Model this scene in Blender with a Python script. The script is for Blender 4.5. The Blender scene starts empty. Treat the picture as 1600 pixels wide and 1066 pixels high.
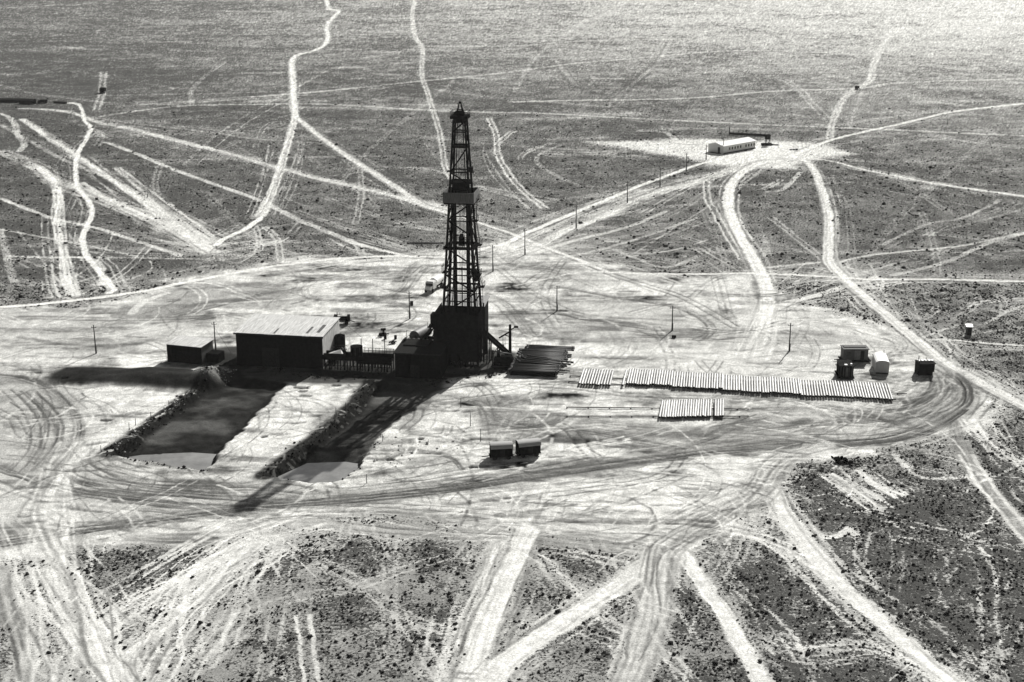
import bpy, math, random
import numpy as np
from mathutils import Vector, Matrix

# ------------------------------------------------------------------ camera, sky, sun, exposure
SC = bpy.context.scene
COL = SC.collection
H = 91.0                       # height of the aircraft above the steppe
PITCH = math.radians(17.1)
F = 2222.0                     # focal length in photograph pixels (1600 wide)
cam_d = bpy.data.cameras.new("camera")
cam_d.sensor_width = 36.0
cam_d.lens = 36.0 * F / 1600.0
cam_d.clip_start = 1.0
cam_d.clip_end = 40000.0
cam = bpy.data.objects.new("camera", cam_d)
COL.objects.link(cam)
cam.location = (0, 0, H)
cam.rotation_euler = (math.pi / 2 - PITCH, 0, 0)
SC.camera = cam

SUN_EL = math.radians(32.0)
SUN_DIR = Vector((0.39, 0.92, 0)).normalized() * math.cos(SUN_EL) + Vector((0, 0, math.sin(SUN_EL)))
world = bpy.data.worlds.new("World")
SC.world = world
world.use_nodes = True
wn, wl = world.node_tree.nodes, world.node_tree.links
wn.clear()
sky = wn.new("ShaderNodeTexSky")
sky.sky_type = 'NISHITA'
sky.sun_disc = False
sky.sun_elevation = SUN_EL
sky.sun_rotation = math.atan2(0.39, 0.92)
sky.dust_density = 2.0
bw = wn.new("ShaderNodeRGBToBW")
bg = wn.new("ShaderNodeBackground")
bg.inputs["Strength"].default_value = 0.05
wo = wn.new("ShaderNodeOutputWorld")
wl.new(sky.outputs[0], bw.inputs[0])
wl.new(bw.outputs[0], bg.inputs[0])
wl.new(bg.outputs[0], wo.inputs[0])

sun_d = bpy.data.lights.new("sun", 'SUN')
sun_d.energy = 5.0
sun_d.angle = math.radians(0.5)
sun_d.color = (1.0, 0.985, 0.95)
sun = bpy.data.objects.new("sun", sun_d)
COL.objects.link(sun)
sun.location = (0, 0, 300)
sun.rotation_euler = (-SUN_DIR).to_track_quat('-Z', 'Y').to_euler()

SC.view_settings.view_transform = 'Standard'
SC.view_settings.look = 'None'
SC.view_settings.exposure = 0.50
SC.view_settings.gamma = 1.0
SC.render.engine = 'CYCLES'
SC.cycles.max_bounces = 5
SC.cycles.volume_bounces = 1

# ------------------------------------------------------------------ helpers
random.seed(7)
RNG = np.random.default_rng(7)
CP, SP = math.cos(PITCH), math.sin(PITCH)


def gp(px, py, z=0.0):
    """ground point seen at a photograph pixel"""
    xc = (px - 800.0) / F
    yc = (py - 533.0) / F
    down = SP + yc * CP
    fwd = CP - yc * SP
    k = (H - z) / down
    return (xc * k, fwd * k)


def zy(py, D):
    """height of something standing at distance D and seen at row py"""
    return H - D * math.tan(PITCH - math.atan((533.0 - py) / F))


def mat(name, base, rough=0.8, metal=0.0, var=0.35, scale=1.5, stretch=(1, 1, 1), bump=0.15, var2=0.0, spec=0.3):
    """var2 > 0: each object of a kind is a little paler or darker than the next"""
    m = bpy.data.materials.new(name)
    m.use_nodes = True
    n, l = m.node_tree.nodes, m.node_tree.links
    p = n["Principled BSDF"]
    tc = n.new("ShaderNodeTexCoord")
    mp = n.new("ShaderNodeMapping")
    mp.inputs["Scale"].default_value = stretch
    l.new(tc.outputs["Object"], mp.inputs[0])
    nz = n.new("ShaderNodeTexNoise")
    nz.inputs["Scale"].default_value = scale
    nz.inputs["Detail"].default_value = 6
    nz.inputs["Roughness"].default_value = 0.65
    l.new(mp.outputs[0], nz.inputs["Vector"])
    r = n.new("ShaderNodeValToRGB")
    lo, hi = base * (1 - var), min(0.9, base * (1 + var))
    r.color_ramp.elements[0].position = 0.35
    r.color_ramp.elements[1].position = 0.65
    r.color_ramp.elements[0].color = (lo, lo, lo * 0.98, 1)
    r.color_ramp.elements[1].color = (hi, hi, hi * 0.98, 1)
    l.new(nz.outputs["Fac"], r.inputs[0])
    if var2 > 0:
        oi = n.new("ShaderNodeObjectInfo")
        mr = n.new("ShaderNodeMapRange")
        mr.inputs[3].default_value = 1 - var2
        mr.inputs[4].default_value = 1 + var2
        l.new(oi.outputs["Random"], mr.inputs[0])
        vm = n.new("ShaderNodeVectorMath"); vm.operation = 'SCALE'
        l.new(r.outputs[0], vm.inputs[0]); l.new(mr.outputs[0], vm.inputs["Scale"])
        l.new(vm.outputs[0], p.inputs["Base Color"])
    else:
        l.new(r.outputs[0], p.inputs["Base Color"])
    p.inputs["Roughness"].default_value = rough
    p.inputs["Metallic"].default_value = metal
    p.inputs["Specular IOR Level"].default_value = spec
    b = n.new("ShaderNodeBump")
    b.inputs["Strength"].default_value = bump
    b.inputs["Distance"].default_value = 0.05
    l.new(nz.outputs["Fac"], b.inputs["Height"])
    l.new(b.outputs[0], p.inputs["Normal"])
    return m


M = {
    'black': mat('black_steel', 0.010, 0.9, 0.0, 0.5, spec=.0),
    'steel': mat('grimy_steel', 0.035, 0.55, 0.0, 0.4),
    'dark': mat('dark_tarred_wood', 0.024, 0.9, 0, 0.5, 3, (1, 6, 1), spec=.0),
    'wood': mat('weathered_boards', 0.07, 0.9, 0, 0.5, 2.5, (6, 6, 0.6)),
    'grey': mat('grey_canvas_panel', 0.10, 0.9, 0, 0.3, 2, (4, 4, .5)),
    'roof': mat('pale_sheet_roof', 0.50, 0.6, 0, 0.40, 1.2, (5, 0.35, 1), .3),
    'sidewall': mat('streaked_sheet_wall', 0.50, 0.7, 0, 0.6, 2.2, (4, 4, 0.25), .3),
    'white': mat('whitewash', 0.62, 0.8, 0, 0.08, 2),
    'whitepaint': mat('white_paint', 0.84, 0.45, 0, 0.08, 2),
    'offwhite': mat('pale_boards', 0.42, 0.85, 0, 0.15, 2, (5, 5, .5)),
    'glass': mat('dark_window_glass', 0.02, 0.15, 0, 0.1),
    'pipe': mat('dusty_steel_pipe', 0.38, 0.5, 0.0, 0.35, 1.5, (3, .6, 3), var2=.3),
    'drillpipe': mat('oily_drill_pipe', 0.03, 0.6, 0.0, 0.4, 2.0, (.5, 3, 3), spec=.15, var2=.6),
    'bore': mat('pipe_bore', 0.01, 0.9, 0, 0.2),
    'tyre': mat('tyre_rubber', 0.02, 0.9, 0, 0.2),
    'barrelroof': mat('faded_tin_roof', 0.30, 0.6, 0, 0.15, 2, (1, 6, 1)),
    'tank': mat('grey_oil_tank', 0.13, 0.6, 0, 0.3, 1.5),
    'pole': mat('tarred_pole', 0.03, 0.9, 0, 0.3, 3, (3, 3, .4)),
}


class MB:
    """collects shapes, then links them as one mesh object"""

    def __init__(self):
        self.v, self.f, self.sm = [], [], []

    def add(self, vs, fs, smooth=False):
        o = len(self.v)
        self.v += [tuple(p) for p in vs]
        self.f += [tuple(i + o for i in q) for q in fs]
        self.sm += [smooth] * len(fs)

    def box(self, x0, x1, y0, y1, z0, z1, xf=None):
        vs = [Vector((x, y, z)) for z in (z0, z1) for (x, y) in ((x0, y0), (x1, y0), (x1, y1), (x0, y1))]
        if xf is not None:
            vs = [xf @ p for p in vs]
        self.add(vs, [(3, 2, 1, 0), (4, 5, 6, 7), (0, 1, 5, 4), (1, 2, 6, 5), (2, 3, 7, 6), (3, 0, 4, 7)])
        return self

    def hexa(self, vs):
        self.add(vs, [(3, 2, 1, 0), (4, 5, 6, 7), (0, 1, 5, 4), (1, 2, 6, 5), (2, 3, 7, 6), (3, 0, 4, 7)])
        return self

    def bar(self, a, b, w, h=None):
        """square bar from a to b"""
        h = h or w
        a, b = Vector(a), Vector(b)
        d = (b - a).normalized()
        up = Vector((0, 0, 1)) if abs(d.z) < 0.95 else Vector((0, 1, 0))
        s = d.cross(up).normalized() * w / 2
        u = s.cross(d).normalized() * h / 2
        vs = [a - s - u, a + s - u, a + s + u, a - s + u, b - s - u, b + s - u, b + s + u, b - s + u]
        self.add(vs, [(3, 2, 1, 0), (4, 5, 6, 7), (0, 1, 5, 4), (1, 2, 6, 5), (2, 3, 7, 6), (3, 0, 4, 7)])
        return self

    def tube(self, a, b, r, r2=None, n=10, caps=True):
        r2 = r if r2 is None else r2
        a, b = Vector(a), Vector(b)
        d = (b - a).normalized()
        up = Vector((0, 0, 1)) if abs(d.z) < 0.95 else Vector((0, 1, 0))
        s = d.cross(up).normalized()
        u = s.cross(d)
        vs = []
        for (c, rr) in ((a, r), (b, r2)):
            for i in range(n):
                t = 2 * math.pi * i / n
                vs.append(c + s * math.cos(t) * rr + u * math.sin(t) * rr)
        self.add(vs, [(i, (i + 1) % n, n + (i + 1) % n, n + i) for i in range(n)], True)
        if caps:
            o = len(self.v) - 2 * n
            self.f += [tuple(o + i for i in reversed(range(n))), tuple(o + n + i for i in range(n))]
            self.sm += [False, False]
        return self

    def tank(self, a, b, r, n=20, bulge=0.25):
        """cylinder with dished ends"""
        a, b = Vector(a), Vector(b)
        d = (b - a).normalized()
        self.tube(a, b, r, n=n, caps=False)
        for c, s in ((a, -1), (b, 1)):
            prev_c, prev_r = c, r
            for k in range(1, 4):
                t = k / 3 * math.pi / 2
                cc = c + d * s * math.sin(t) * r * bulge
                rr = max(0.01, r * math.cos(t))
                self.tube(prev_c, cc, prev_r, rr, n=n, caps=(k == 3))
                prev_c, prev_r = cc, rr
        return self

    def build(self, name, m, parent=None):
        me = bpy.data.meshes.new(name)
        me.from_pydata(self.v, [], self.f)
        me.polygons.foreach_set("use_smooth", self.sm)
        me.materials.append(m if not isinstance(m, str) else M[m])
        me.update()
        o = bpy.data.objects.new(name, me)
        COL.objects.link(o)
        if parent is not None:
            o.parent = parent
        return o


def tag(o, label=None, cat=None, group=None, kind=None):
    if label: o['label'] = label
    if cat: o['category'] = cat
    if group: o['group'] = group
    if kind: o['kind'] = kind
    return o


def thing(name, label, cat, x, y, rot=0.0, z=0.0, group=None):
    o = bpy.data.objects.new(name, None)
    COL.objects.link(o)
    o.empty_display_size = 1
    o.location = (x, y, z)
    o.rotation_euler = (0, 0, rot)
    return tag(o, label, cat, group)


def copy_tree(o, parent=None):
    c = o.copy()
    COL.objects.link(c)
    if parent is not None:
        c.parent = parent
    for ch in list(o.children):
        copy_tree(ch, c)
    return c


YAW = math.radians(-8)         # the whole drilling pad is laid out on this bearing

# ------------------------------------------------------------------ ground: one sheet with real relief
def vnoise(x, y, seed):
    xi = np.floor(x); yi = np.floor(y)
    fx = (x - xi).astype(np.float32); fy = (y - yi).astype(np.float32)
    xi = xi.astype(np.int64); yi = yi.astype(np.int64)
    fx = fx * fx * (3 - 2 * fx); fy = fy * fy * (3 - 2 * fy)

    def h(a, b):
        n = (a * 374761393 + b * 668265263 + seed * 974634777) & 0xFFFFFFFF
        n = ((n ^ (n >> 13)) * 1274126177) & 0xFFFFFFFF
        n = n ^ (n >> 16)
        return (n & 0xFFFF).astype(np.float32) / 65535.0
    a = h(xi, yi); b = h(xi + 1, yi); c = h(xi, yi + 1); d = h(xi + 1, yi + 1)
    return (a + (b - a) * fx) * (1 - fy) + (c + (d - c) * fx) * fy


def fbm(x, y, scale, seed, octv=3, gain=0.5):
    s = 0; a = 1; t = 0
    for k in range(octv):
        s = s + a * vnoise(x / scale + 17.3 * k, y / scale - 9.1 * k, seed + k)
        t += a; a *= gain; scale /= 2.03
    return s / t


def sstep(a, b, x):
    t = np.clip((x - a) / (b - a), 0, 1)
    return t * t * (3 - 2 * t)


near = np.linspace(60, 148, 30, endpoint=False)
mid = 1.0 / np.linspace(1 / 148.0, 1 / 1480.0, 1020)
far = 1.0 / np.linspace(1 / 1480.0, 1 / 14000.0, 40)[1:]
ROW = np.concatenate([near, mid, far])
td = np.linspace(-0.56, 0.56, 1660)
tl = -0.56 - (np.linspace(1, 0, 46, endpoint=False) ** 2.0) * 3.0
COLT = np.concatenate([tl, td, -tl[::-1]])
NR, NC = len(ROW), len(COLT)
X = (ROW[:, None] * COLT[None, :])
Y = np.repeat(ROW[:, None], NC, 1)
ROWSTEP = np.gradient(ROW)
# soft wander of every outline
wx = (fbm(X, Y, 3.0, 11, 3) - .5)
wy = (fbm(X, Y, 3.0, 21, 3) - .5)
WX = X + wx * .9
WY = Y + wy * .9
lx = (fbm(X, Y, 26.0, 31, 4) - .5)
ly = (fbm(X, Y, 26.0, 41, 4) - .5)
LX = X + lx * 16
LY = Y + ly * 22
grain = fbm(X, Y, 1.2, 51, 2)
blot = fbm(X, Y, 7.0, 61, 4)
bigb = fbm(X, Y, 45.0, 71, 4)
streak = fbm(X / 3.2, Y, 4.0, 81, 4)
clump = fbm(X, Y, 11.0, 91, 4, .65)
FARF = sstep(300, 520, Y)
RIGHT = np.clip(X / Y / .36, -1, 1)          # -1 left edge of the view's plain .. 1 right edge


def window(x0, x1, y0, y1):
    j0 = np.searchsorted(ROW, y0); j1 = np.searchsorted(ROW, y1)
    if j1 <= j0:
        return None
    ya, yb = ROW[j0], ROW[j1 - 1]
    t0 = min(x0 / ya, x0 / yb); t1 = max(x1 / ya, x1 / yb)
    i0 = np.searchsorted(COLT, t0); i1 = np.searchsorted(COLT, t1)
    if i1 <= i0:
        return None
    return slice(j0, j1), slice(i0, i1)


def smooth_line(pts, closed=False):
    P = [np.array(p, float) for p in pts]
    if len(P) < 3:
        return P
    out = []
    n = len(P)
    for i in range(n - 1):
        p0 = P[max(0, i - 1)]; p1 = P[i]; p2 = P[i + 1]; p3 = P[min(n - 1, i + 2)]
        for k in range(4):
            t = k / 4
            out.append(0.5 * ((2 * p1) + (-p0 + p2) * t + (2 * p0 - 5 * p1 + 4 * p2 - p3) * t * t + (-p0 + 3 * p1 - 3 * p2 + p3) * t ** 3))
    out.append(P[-1])
    return out


def offset_line(P, o, wob=0.0, seed=0):
    P = [np.array(p, float) for p in P]
    r = random.Random(seed)
    ph, fr = r.uniform(0, 6), r.uniform(.5, 1.5)
    out = []
    for i, p in enumerate(P):
        a = P[max(0, i - 1)]; b = P[min(len(P) - 1, i + 1)]
        d = b - a
        L = math.hypot(*d) + 1e-6
        nrm = np.array([-d[1], d[0]]) / L
        out.append(p + nrm * (o + wob * math.sin(ph + i * fr * .35)))
    return out


def stroke(P, w, soft=0.35, sep=0.0, fine=False):
    """coverage 0..1 of a line of half width w (twin ruts when sep > 0)"""
    v = np.zeros((NR, NC), np.float32)
    gx, gy = (X + wx * .35, Y + wy * .35) if fine else (WX, WY)
    for a, b in zip(P[:-1], P[1:]):
        d = b - a
        L = math.hypot(*d)
        if L < 1e-3:
            continue
        acr = abs(d[0]) / L
        ym = max(60, (a[1] + b[1]) / 2)
        rs = float(np.interp(ym, ROW, ROWSTEP))
        cs = ym * 0.00064
        cell = rs * acr + cs * (1 - acr)
        we = max(w, 0.75 * cell)
        m = we * (1 + soft) + sep / 2 + 3.0
        win = window(min(a[0], b[0]) - m, max(a[0], b[0]) + m, min(a[1], b[1]) - m, max(a[1], b[1]) + m)
        if win is None:
            continue
        px = gx[win] - a[0]; py = gy[win] - a[1]
        tr_ = (px * d[0] + py * d[1]) / (L * L)
        t = np.clip(tr_, 0, 1)
        dist = np.hypot(px - t * d[0], py - t * d[1])
        if sep > 0:
            dist = np.abs(dist - sep / 2) + 50 * np.clip(np.abs(tr_ - .5) - .5 - .15 * w / L, 0, 1)
        s = max(soft, 0.5 * cell / we)
        vv = 1 - sstep(1 - s, 1 + s, dist / we)
        v[win] = np.maximum(v[win], vv)
    return v


def thin(P, w, val, k, sep=0.0, patchy=blot, vegk=.9, soft=.8, lim=None):
    """one thin mark along P, worked only inside its own bounds"""
    A = np.array(P)
    m = w * 2 + sep + 6
    win = window(A[:, 0].min() - m, A[:, 0].max() + m, A[:, 1].min() - m, A[:, 1].max() + m)
    if win is None:
        return
    gx = X[win] + wx[win] * .35; gy = Y[win] + wy[win] * .35
    v = np.zeros(gx.shape, np.float32)
    r0 = win[0].start; c0 = win[1].start
    for a, b in zip(P[:-1], P[1:]):
        d = b - a
        L = math.hypot(*d)
        if L < 1e-3:
            continue
        acr = abs(d[0]) / L
        ym = max(60, (a[1] + b[1]) / 2)
        cell = float(np.interp(ym, ROW, ROWSTEP)) * acr + ym * .00064 * (1 - acr)
        we = max(w, .6 * cell)
        mm = we * 2 + sep / 2 + 2
        w2 = window(min(a[0], b[0]) - mm, max(a[0], b[0]) + mm, min(a[1], b[1]) - mm, max(a[1], b[1]) + mm)
        if w2 is None:
            continue
        sl = (slice(max(0, w2[0].start - r0), max(0, w2[0].stop - r0)), slice(max(0, w2[1].start - c0), max(0, w2[1].stop - c0)))
        px = gx[sl] - a[0]; py = gy[sl] - a[1]
        tr_ = (px * d[0] + py * d[1]) / (L * L)
        t = np.clip(tr_, 0, 1)
        dist = np.hypot(px - t * d[0], py - t * d[1])
        if sep > 0:
            dist = np.abs(dist - sep / 2) + 50 * np.clip(np.abs(tr_ - .5) - .5 - .1 / L, 0, 1)
        fade = min(1.0, w / we * 1.4)
        v[sl] = np.maximum(v[sl], (1 - sstep(.2, 1 + soft, dist / we)) * fade)
    v *= np.clip(.1 + 1.7 * (patchy[win] - .22), 0, 1) * k
    if lim is not None:
        v *= lim[win]
    tone[win] = tone[win] * (1 - v) + v * val
    veg[win] *= (1 - v * vegk)


def poly_sdf(pts, gx, gy, win=None):
    """signed distance (negative inside) to a polygon of world points"""
    d2 = np.full(gx.shape, 1e12)
    ins = np.zeros(gx.shape, bool)
    n = len(pts)
    for i in range(n):
        ax, ay = pts[i]; bx, by = pts[(i + 1) % n]
        ex, ey = bx - ax, by - ay
        px, py = gx - ax, gy - ay
        t = np.clip((px * ex + py * ey) / (ex * ex + ey * ey), 0, 1)
        d2 = np.minimum(d2, (px - t * ex) ** 2 + (py - t * ey) ** 2)
        c = ((ay > gy) != (by > gy)) & (gx < (bx - ax) * (gy - ay) / (by - ay + 1e-12) + ax)
        ins ^= c
    d = np.sqrt(d2)
    return np.where(ins, -d, d)


def blob(pxpts, feather, warp=True):
    pts = [gp(*p) for p in pxpts]
    xs = [p[0] for p in pts]; ys = [p[1] for p in pts]
    m = feather * 2 + 25
    v = np.zeros((NR, NC), np.float32)
    win = window(min(xs) - m, max(xs) + m, min(ys) - m, max(ys) + m)
    if win is None:
        return v
    sd = poly_sdf(pts, LX[win] if warp else WX[win], LY[win] if warp else WY[win])
    v[win] = 1 - sstep(-feather, feather, sd)
    return v


# fields: tone = albedo of the bare soil plus painted far haze, veg = how much of it scrub covers
gr2 = fbm(X / 1.5, Y / 4.5, 1.6, 95, 3, .7)
tone = .34 + .24 * (blot - .5) + .10 * (bigb - .5) + FARF * (-.10 + .06 * (streak - .5) + .30 * (gr2 - .5)) + .44 * sstep(430, 1250, Y) * np.clip(.62 + .44 * RIGHT, .22, 1)  # last term paints the haze fade: paler with distance, most at right
veg = .62 + .9 * (bigb - .5) + FARF * (.14 - .22 * RIGHT * sstep(350, 900, Y) - .30 * sstep(480, 1200, Y) - .14 * RIGHT + .7 * (clump - .5) + 1.0 * (gr2 - .5))  # scrub thinned with distance and rightward for the same painted haze
hgt = 0.10 * (blot - .5) + 0.5 * (bigb - .5) * sstep(300, 700, Y)
wet = np.zeros((NR, NC), np.float32)
tone = tone.astype(np.float32); veg = veg.astype(np.float32); hgt = hgt.astype(np.float32)


def mixin(field, v, val):
    field *= (1 - v)
    field += v * val


# --- broad cover of scrub
for pts, val, fe in [
    ([(-40, 165), (120, 195), (240, 290), (330, 375), (320, 412), (150, 430), (-40, 442)], 0.86, 6),
    ([(200, 200), (440, 190), (700, 330), (600, 385), (450, 380), (330, 330)], 0.70, 8),
    ([(460, 185), (700, 180), (900, 200), (1000, 260), (860, 330), (600, 250)], 0.66, 8),
    ([(940, 330), (1100, 300), (1110, 400), (1080, 425), (960, 410)], 0.62, 5),
    ([(1200, 290), (1260, 290), (1290, 400), (1230, 430), (1200, 380)], 0.58, 5),
    ([(1310, 300), (1640, 300), (1640, 430), (1400, 420), (1320, 400)], 0.66, 6),
    ([(1400, 450), (1640, 450), (1640, 600), (1500, 560)], 0.46, 6),
    ([(-60, 860), (40, 860), (150, 1090), (-60, 1090)], 0.34, 2),
    ([(300, 830), (800, 830), (800, 1090), (300, 1090)], 0.34, 3),
    ([(130, 872), (290, 872), (170, 975)], 0.64, 1.5),
    ([(395, 850), (480, 850), (480, 900), (400, 900)], 0.66, 2),
    ([(400, 925), (600, 915), (740, 960), (700, 1090), (340, 1090), (380, 980)], 0.52, 4),
    ([(500, 850), (600, 850), (610, 890), (520, 890)], 0.62, 2),
    ([(640, 850), (760, 850), (740, 960), (640, 900)], 0.46, 2),
    ([(840, 870), (1000, 870), (920, 925), (840, 900)], 0.62, 1.5),
    ([(820, 880), (900, 930), (800, 1000)], 0.50, 1.5),
    ([(960, 940), (1010, 920), (980, 1090), (760, 1090)], 0.62, 2),
    ([(1045, 900), (1080, 900), (1200, 1090), (985, 1090)], 0.60, 2),
    ([(1110, 860), (1210, 850), (1400, 1000), (1480, 1090), (1210, 1090), (1180, 1000)], 0.86, 2),
    ([(1240, 760), (1300, 730), (1480, 700), (1640, 700), (1640, 1090), (1520, 1090), (1310, 900)], 1.12, 3),
    ([(1250, 720), (1500, 690), (1500, 760), (1300, 790)], 0.50, 2),
    ([(1020, 760), (1160, 750), (1150, 800), (1040, 800)], 0.30, 2),
]:
    v = blob(pts, fe)
    mixin(veg, v, val + .06 + .12 * (1 - FARF) * (val > .45) + .9 * (blot - .5) + (1 - FARF) * .7 * (fbm(X, Y, 2.4, 141, 3) - .5) + FARF * (.6 * (clump - .5) + 1.0 * (gr2 - .5)))
# --- trampled pad
pad_rag = 1
PAD = [(-60, 480), (130, 476), (230, 455), (330, 428), (480, 400), (640, 392), (800, 375), (930, 412), (1060, 440),
       (1180, 432), (1250, 470), (1400, 515), (1470, 560), (1540, 590), (1560, 650), (1500, 690), (1380, 706),
       (1240, 720), (1190, 790), (1100, 835), (1040, 850), (800, 840), (600, 815), (450, 832), (330, 850), (120, 852),
       (-60, 865)]
pad = blob(PAD, 7.0)
pad = sstep(.18, .82, pad + .9 * (fbm(X, Y, 5, 131, 4) - .5) * (1 - np.abs(2 * pad - 1))).astype(np.float32)
mixin(veg, pad * .97, 0.05)
mixin(tone, pad, .68 - .40 * sstep(.46, .74, streak) - .26 * sstep(.50, .8, blot) + .36 * (grain - .5) + .22 * (clump - .5) + .3 * (gr2 - .5))
# the left end of the pad is a darker loam
for pts, val, s, fe in [
    ([(-60, 585), (70, 590), (130, 650), (110, 720), (60, 760), (-60, 760)], .28, .55, 3),
    ([(-60, 480), (250, 470), (350, 500), (200, 545), (-60, 560)], .36, .45, 4),
    ([(230, 455), (380, 440), (480, 440), (420, 480), (260, 478)], .20, .60, 3),
    ([(760, 610), (870, 640), (880, 690), (780, 690), (748, 640)], .17, .75, 1.5),
    ([(870, 640), (1030, 655), (1200, 665), (1180, 690), (1050, 690), (900, 690)], .24, .5, 2),
    ([(1050, 600), (1400, 640), (1460, 600), (1480, 660), (1380, 690), (1100, 680)], .34, .4, 2),
    ([(1180, 300), (1190, 300), (1190, 450), (1240, 520), (1400, 530), (1180, 520)], .58, .5, 2),
    ([(1190, 480), (1300, 490), (1380, 545), (1300, 600), (1000, 590), (960, 560), (1100, 540)], .60, .6, 3),
    ([(800, 500), (1050, 505), (1180, 515), (1420, 535), (1300, 545), (1000, 535), (840, 530)], .30, .5, 2),
    ([(820, 460), (950, 465), (1080, 500), (960, 505), (820, 485)], .33, .5, 2),
    ([(800, 400), (860, 410), (1060, 445), (900, 450), (760, 430)], .34, .4, 2),
    ([(-60, 770), (300, 770), (420, 790), (300, 812), (-60, 842)], .36, .4, 2),
    ([(150, 840), (400, 815), (700, 800), (1000, 830), (700, 850), (300, 860)], .40, .4, 2),
]:
    mixin(tone, blob(pts, fe) * s, val + 0.25 * (blot - .5))
# camp forecourt
for pts in ([(920, 225), (1100, 218), (1280, 222), (1340, 240), (1240, 262), (1180, 262), (1090, 250), (1000, 240)],
            [(1100, 222), (1240, 222), (1260, 250), (1120, 256)]):
    v = blob(pts, 5) * .9
    mixin(tone, v, .72); mixin(veg, v, .06)
# bare pale patches far out
for (a, b) in [((930, 123), (970, 123)), ((1420, 150), (1500, 165)), ((1430, 160), (1550, 158)), ((1240, 107), (1330, 110)),
               ((1380, 104), (1460, 102)), ((90, 73), (160, 78)), ((0, 117), (90, 113)), ((240, 65), (290, 66)),
               ((545, 91), (575, 90)), ((535, 106), (560, 106)), ((590, 82), (620, 81)), ((620, 99), (645, 98)),
               ((400, 158), (440, 156)), ((1500, 108), (1570, 109)), ((1450, 137), (1600, 141)), ((685, 38), (720, 39)),
               ((1200, 84), (1250, 86)), ((800, 186), (910, 184)), ((480, 168), (700, 172)), ((900, 178), (960, 180)),
               ((330, 17), (440, 19)), ((0, 12), (120, 8)), ((960, 10), (1300, 15)), ((1080, 12), (1250, 10))]:
    P = [np.array(gp(*a)), np.array(gp(*b))]
    v = stroke(P, 4.0, .9) * np.clip(.3 + 1.1 * (blot - .2), 0, 1) * .75
    mixin(tone, v, .52); mixin(veg, v, .12)

# pale scald strips of bare soil strewn over the far steppe
rs_ = random.Random(5)
for k in range(190):
    d = 1 / rs_.uniform(1 / 420., 1 / 1500.)
    x = rs_.uniform(-.42, .42) * d
    ln = rs_.uniform(8, 42) * d / 700
    P = [np.array([x, d]), np.array([x + ln, d + rs_.uniform(-4, 4)])]
    v = stroke(P, rs_.uniform(1., 3.5), .9) * np.clip(blot * 1.6 - .4, 0, 1) * rs_.uniform(.2, .6)
    mixin(tone, v, .55); mixin(veg, v, .2)

ROADID = np.zeros((NR, NC), np.int16)
road_names = ['']


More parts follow.
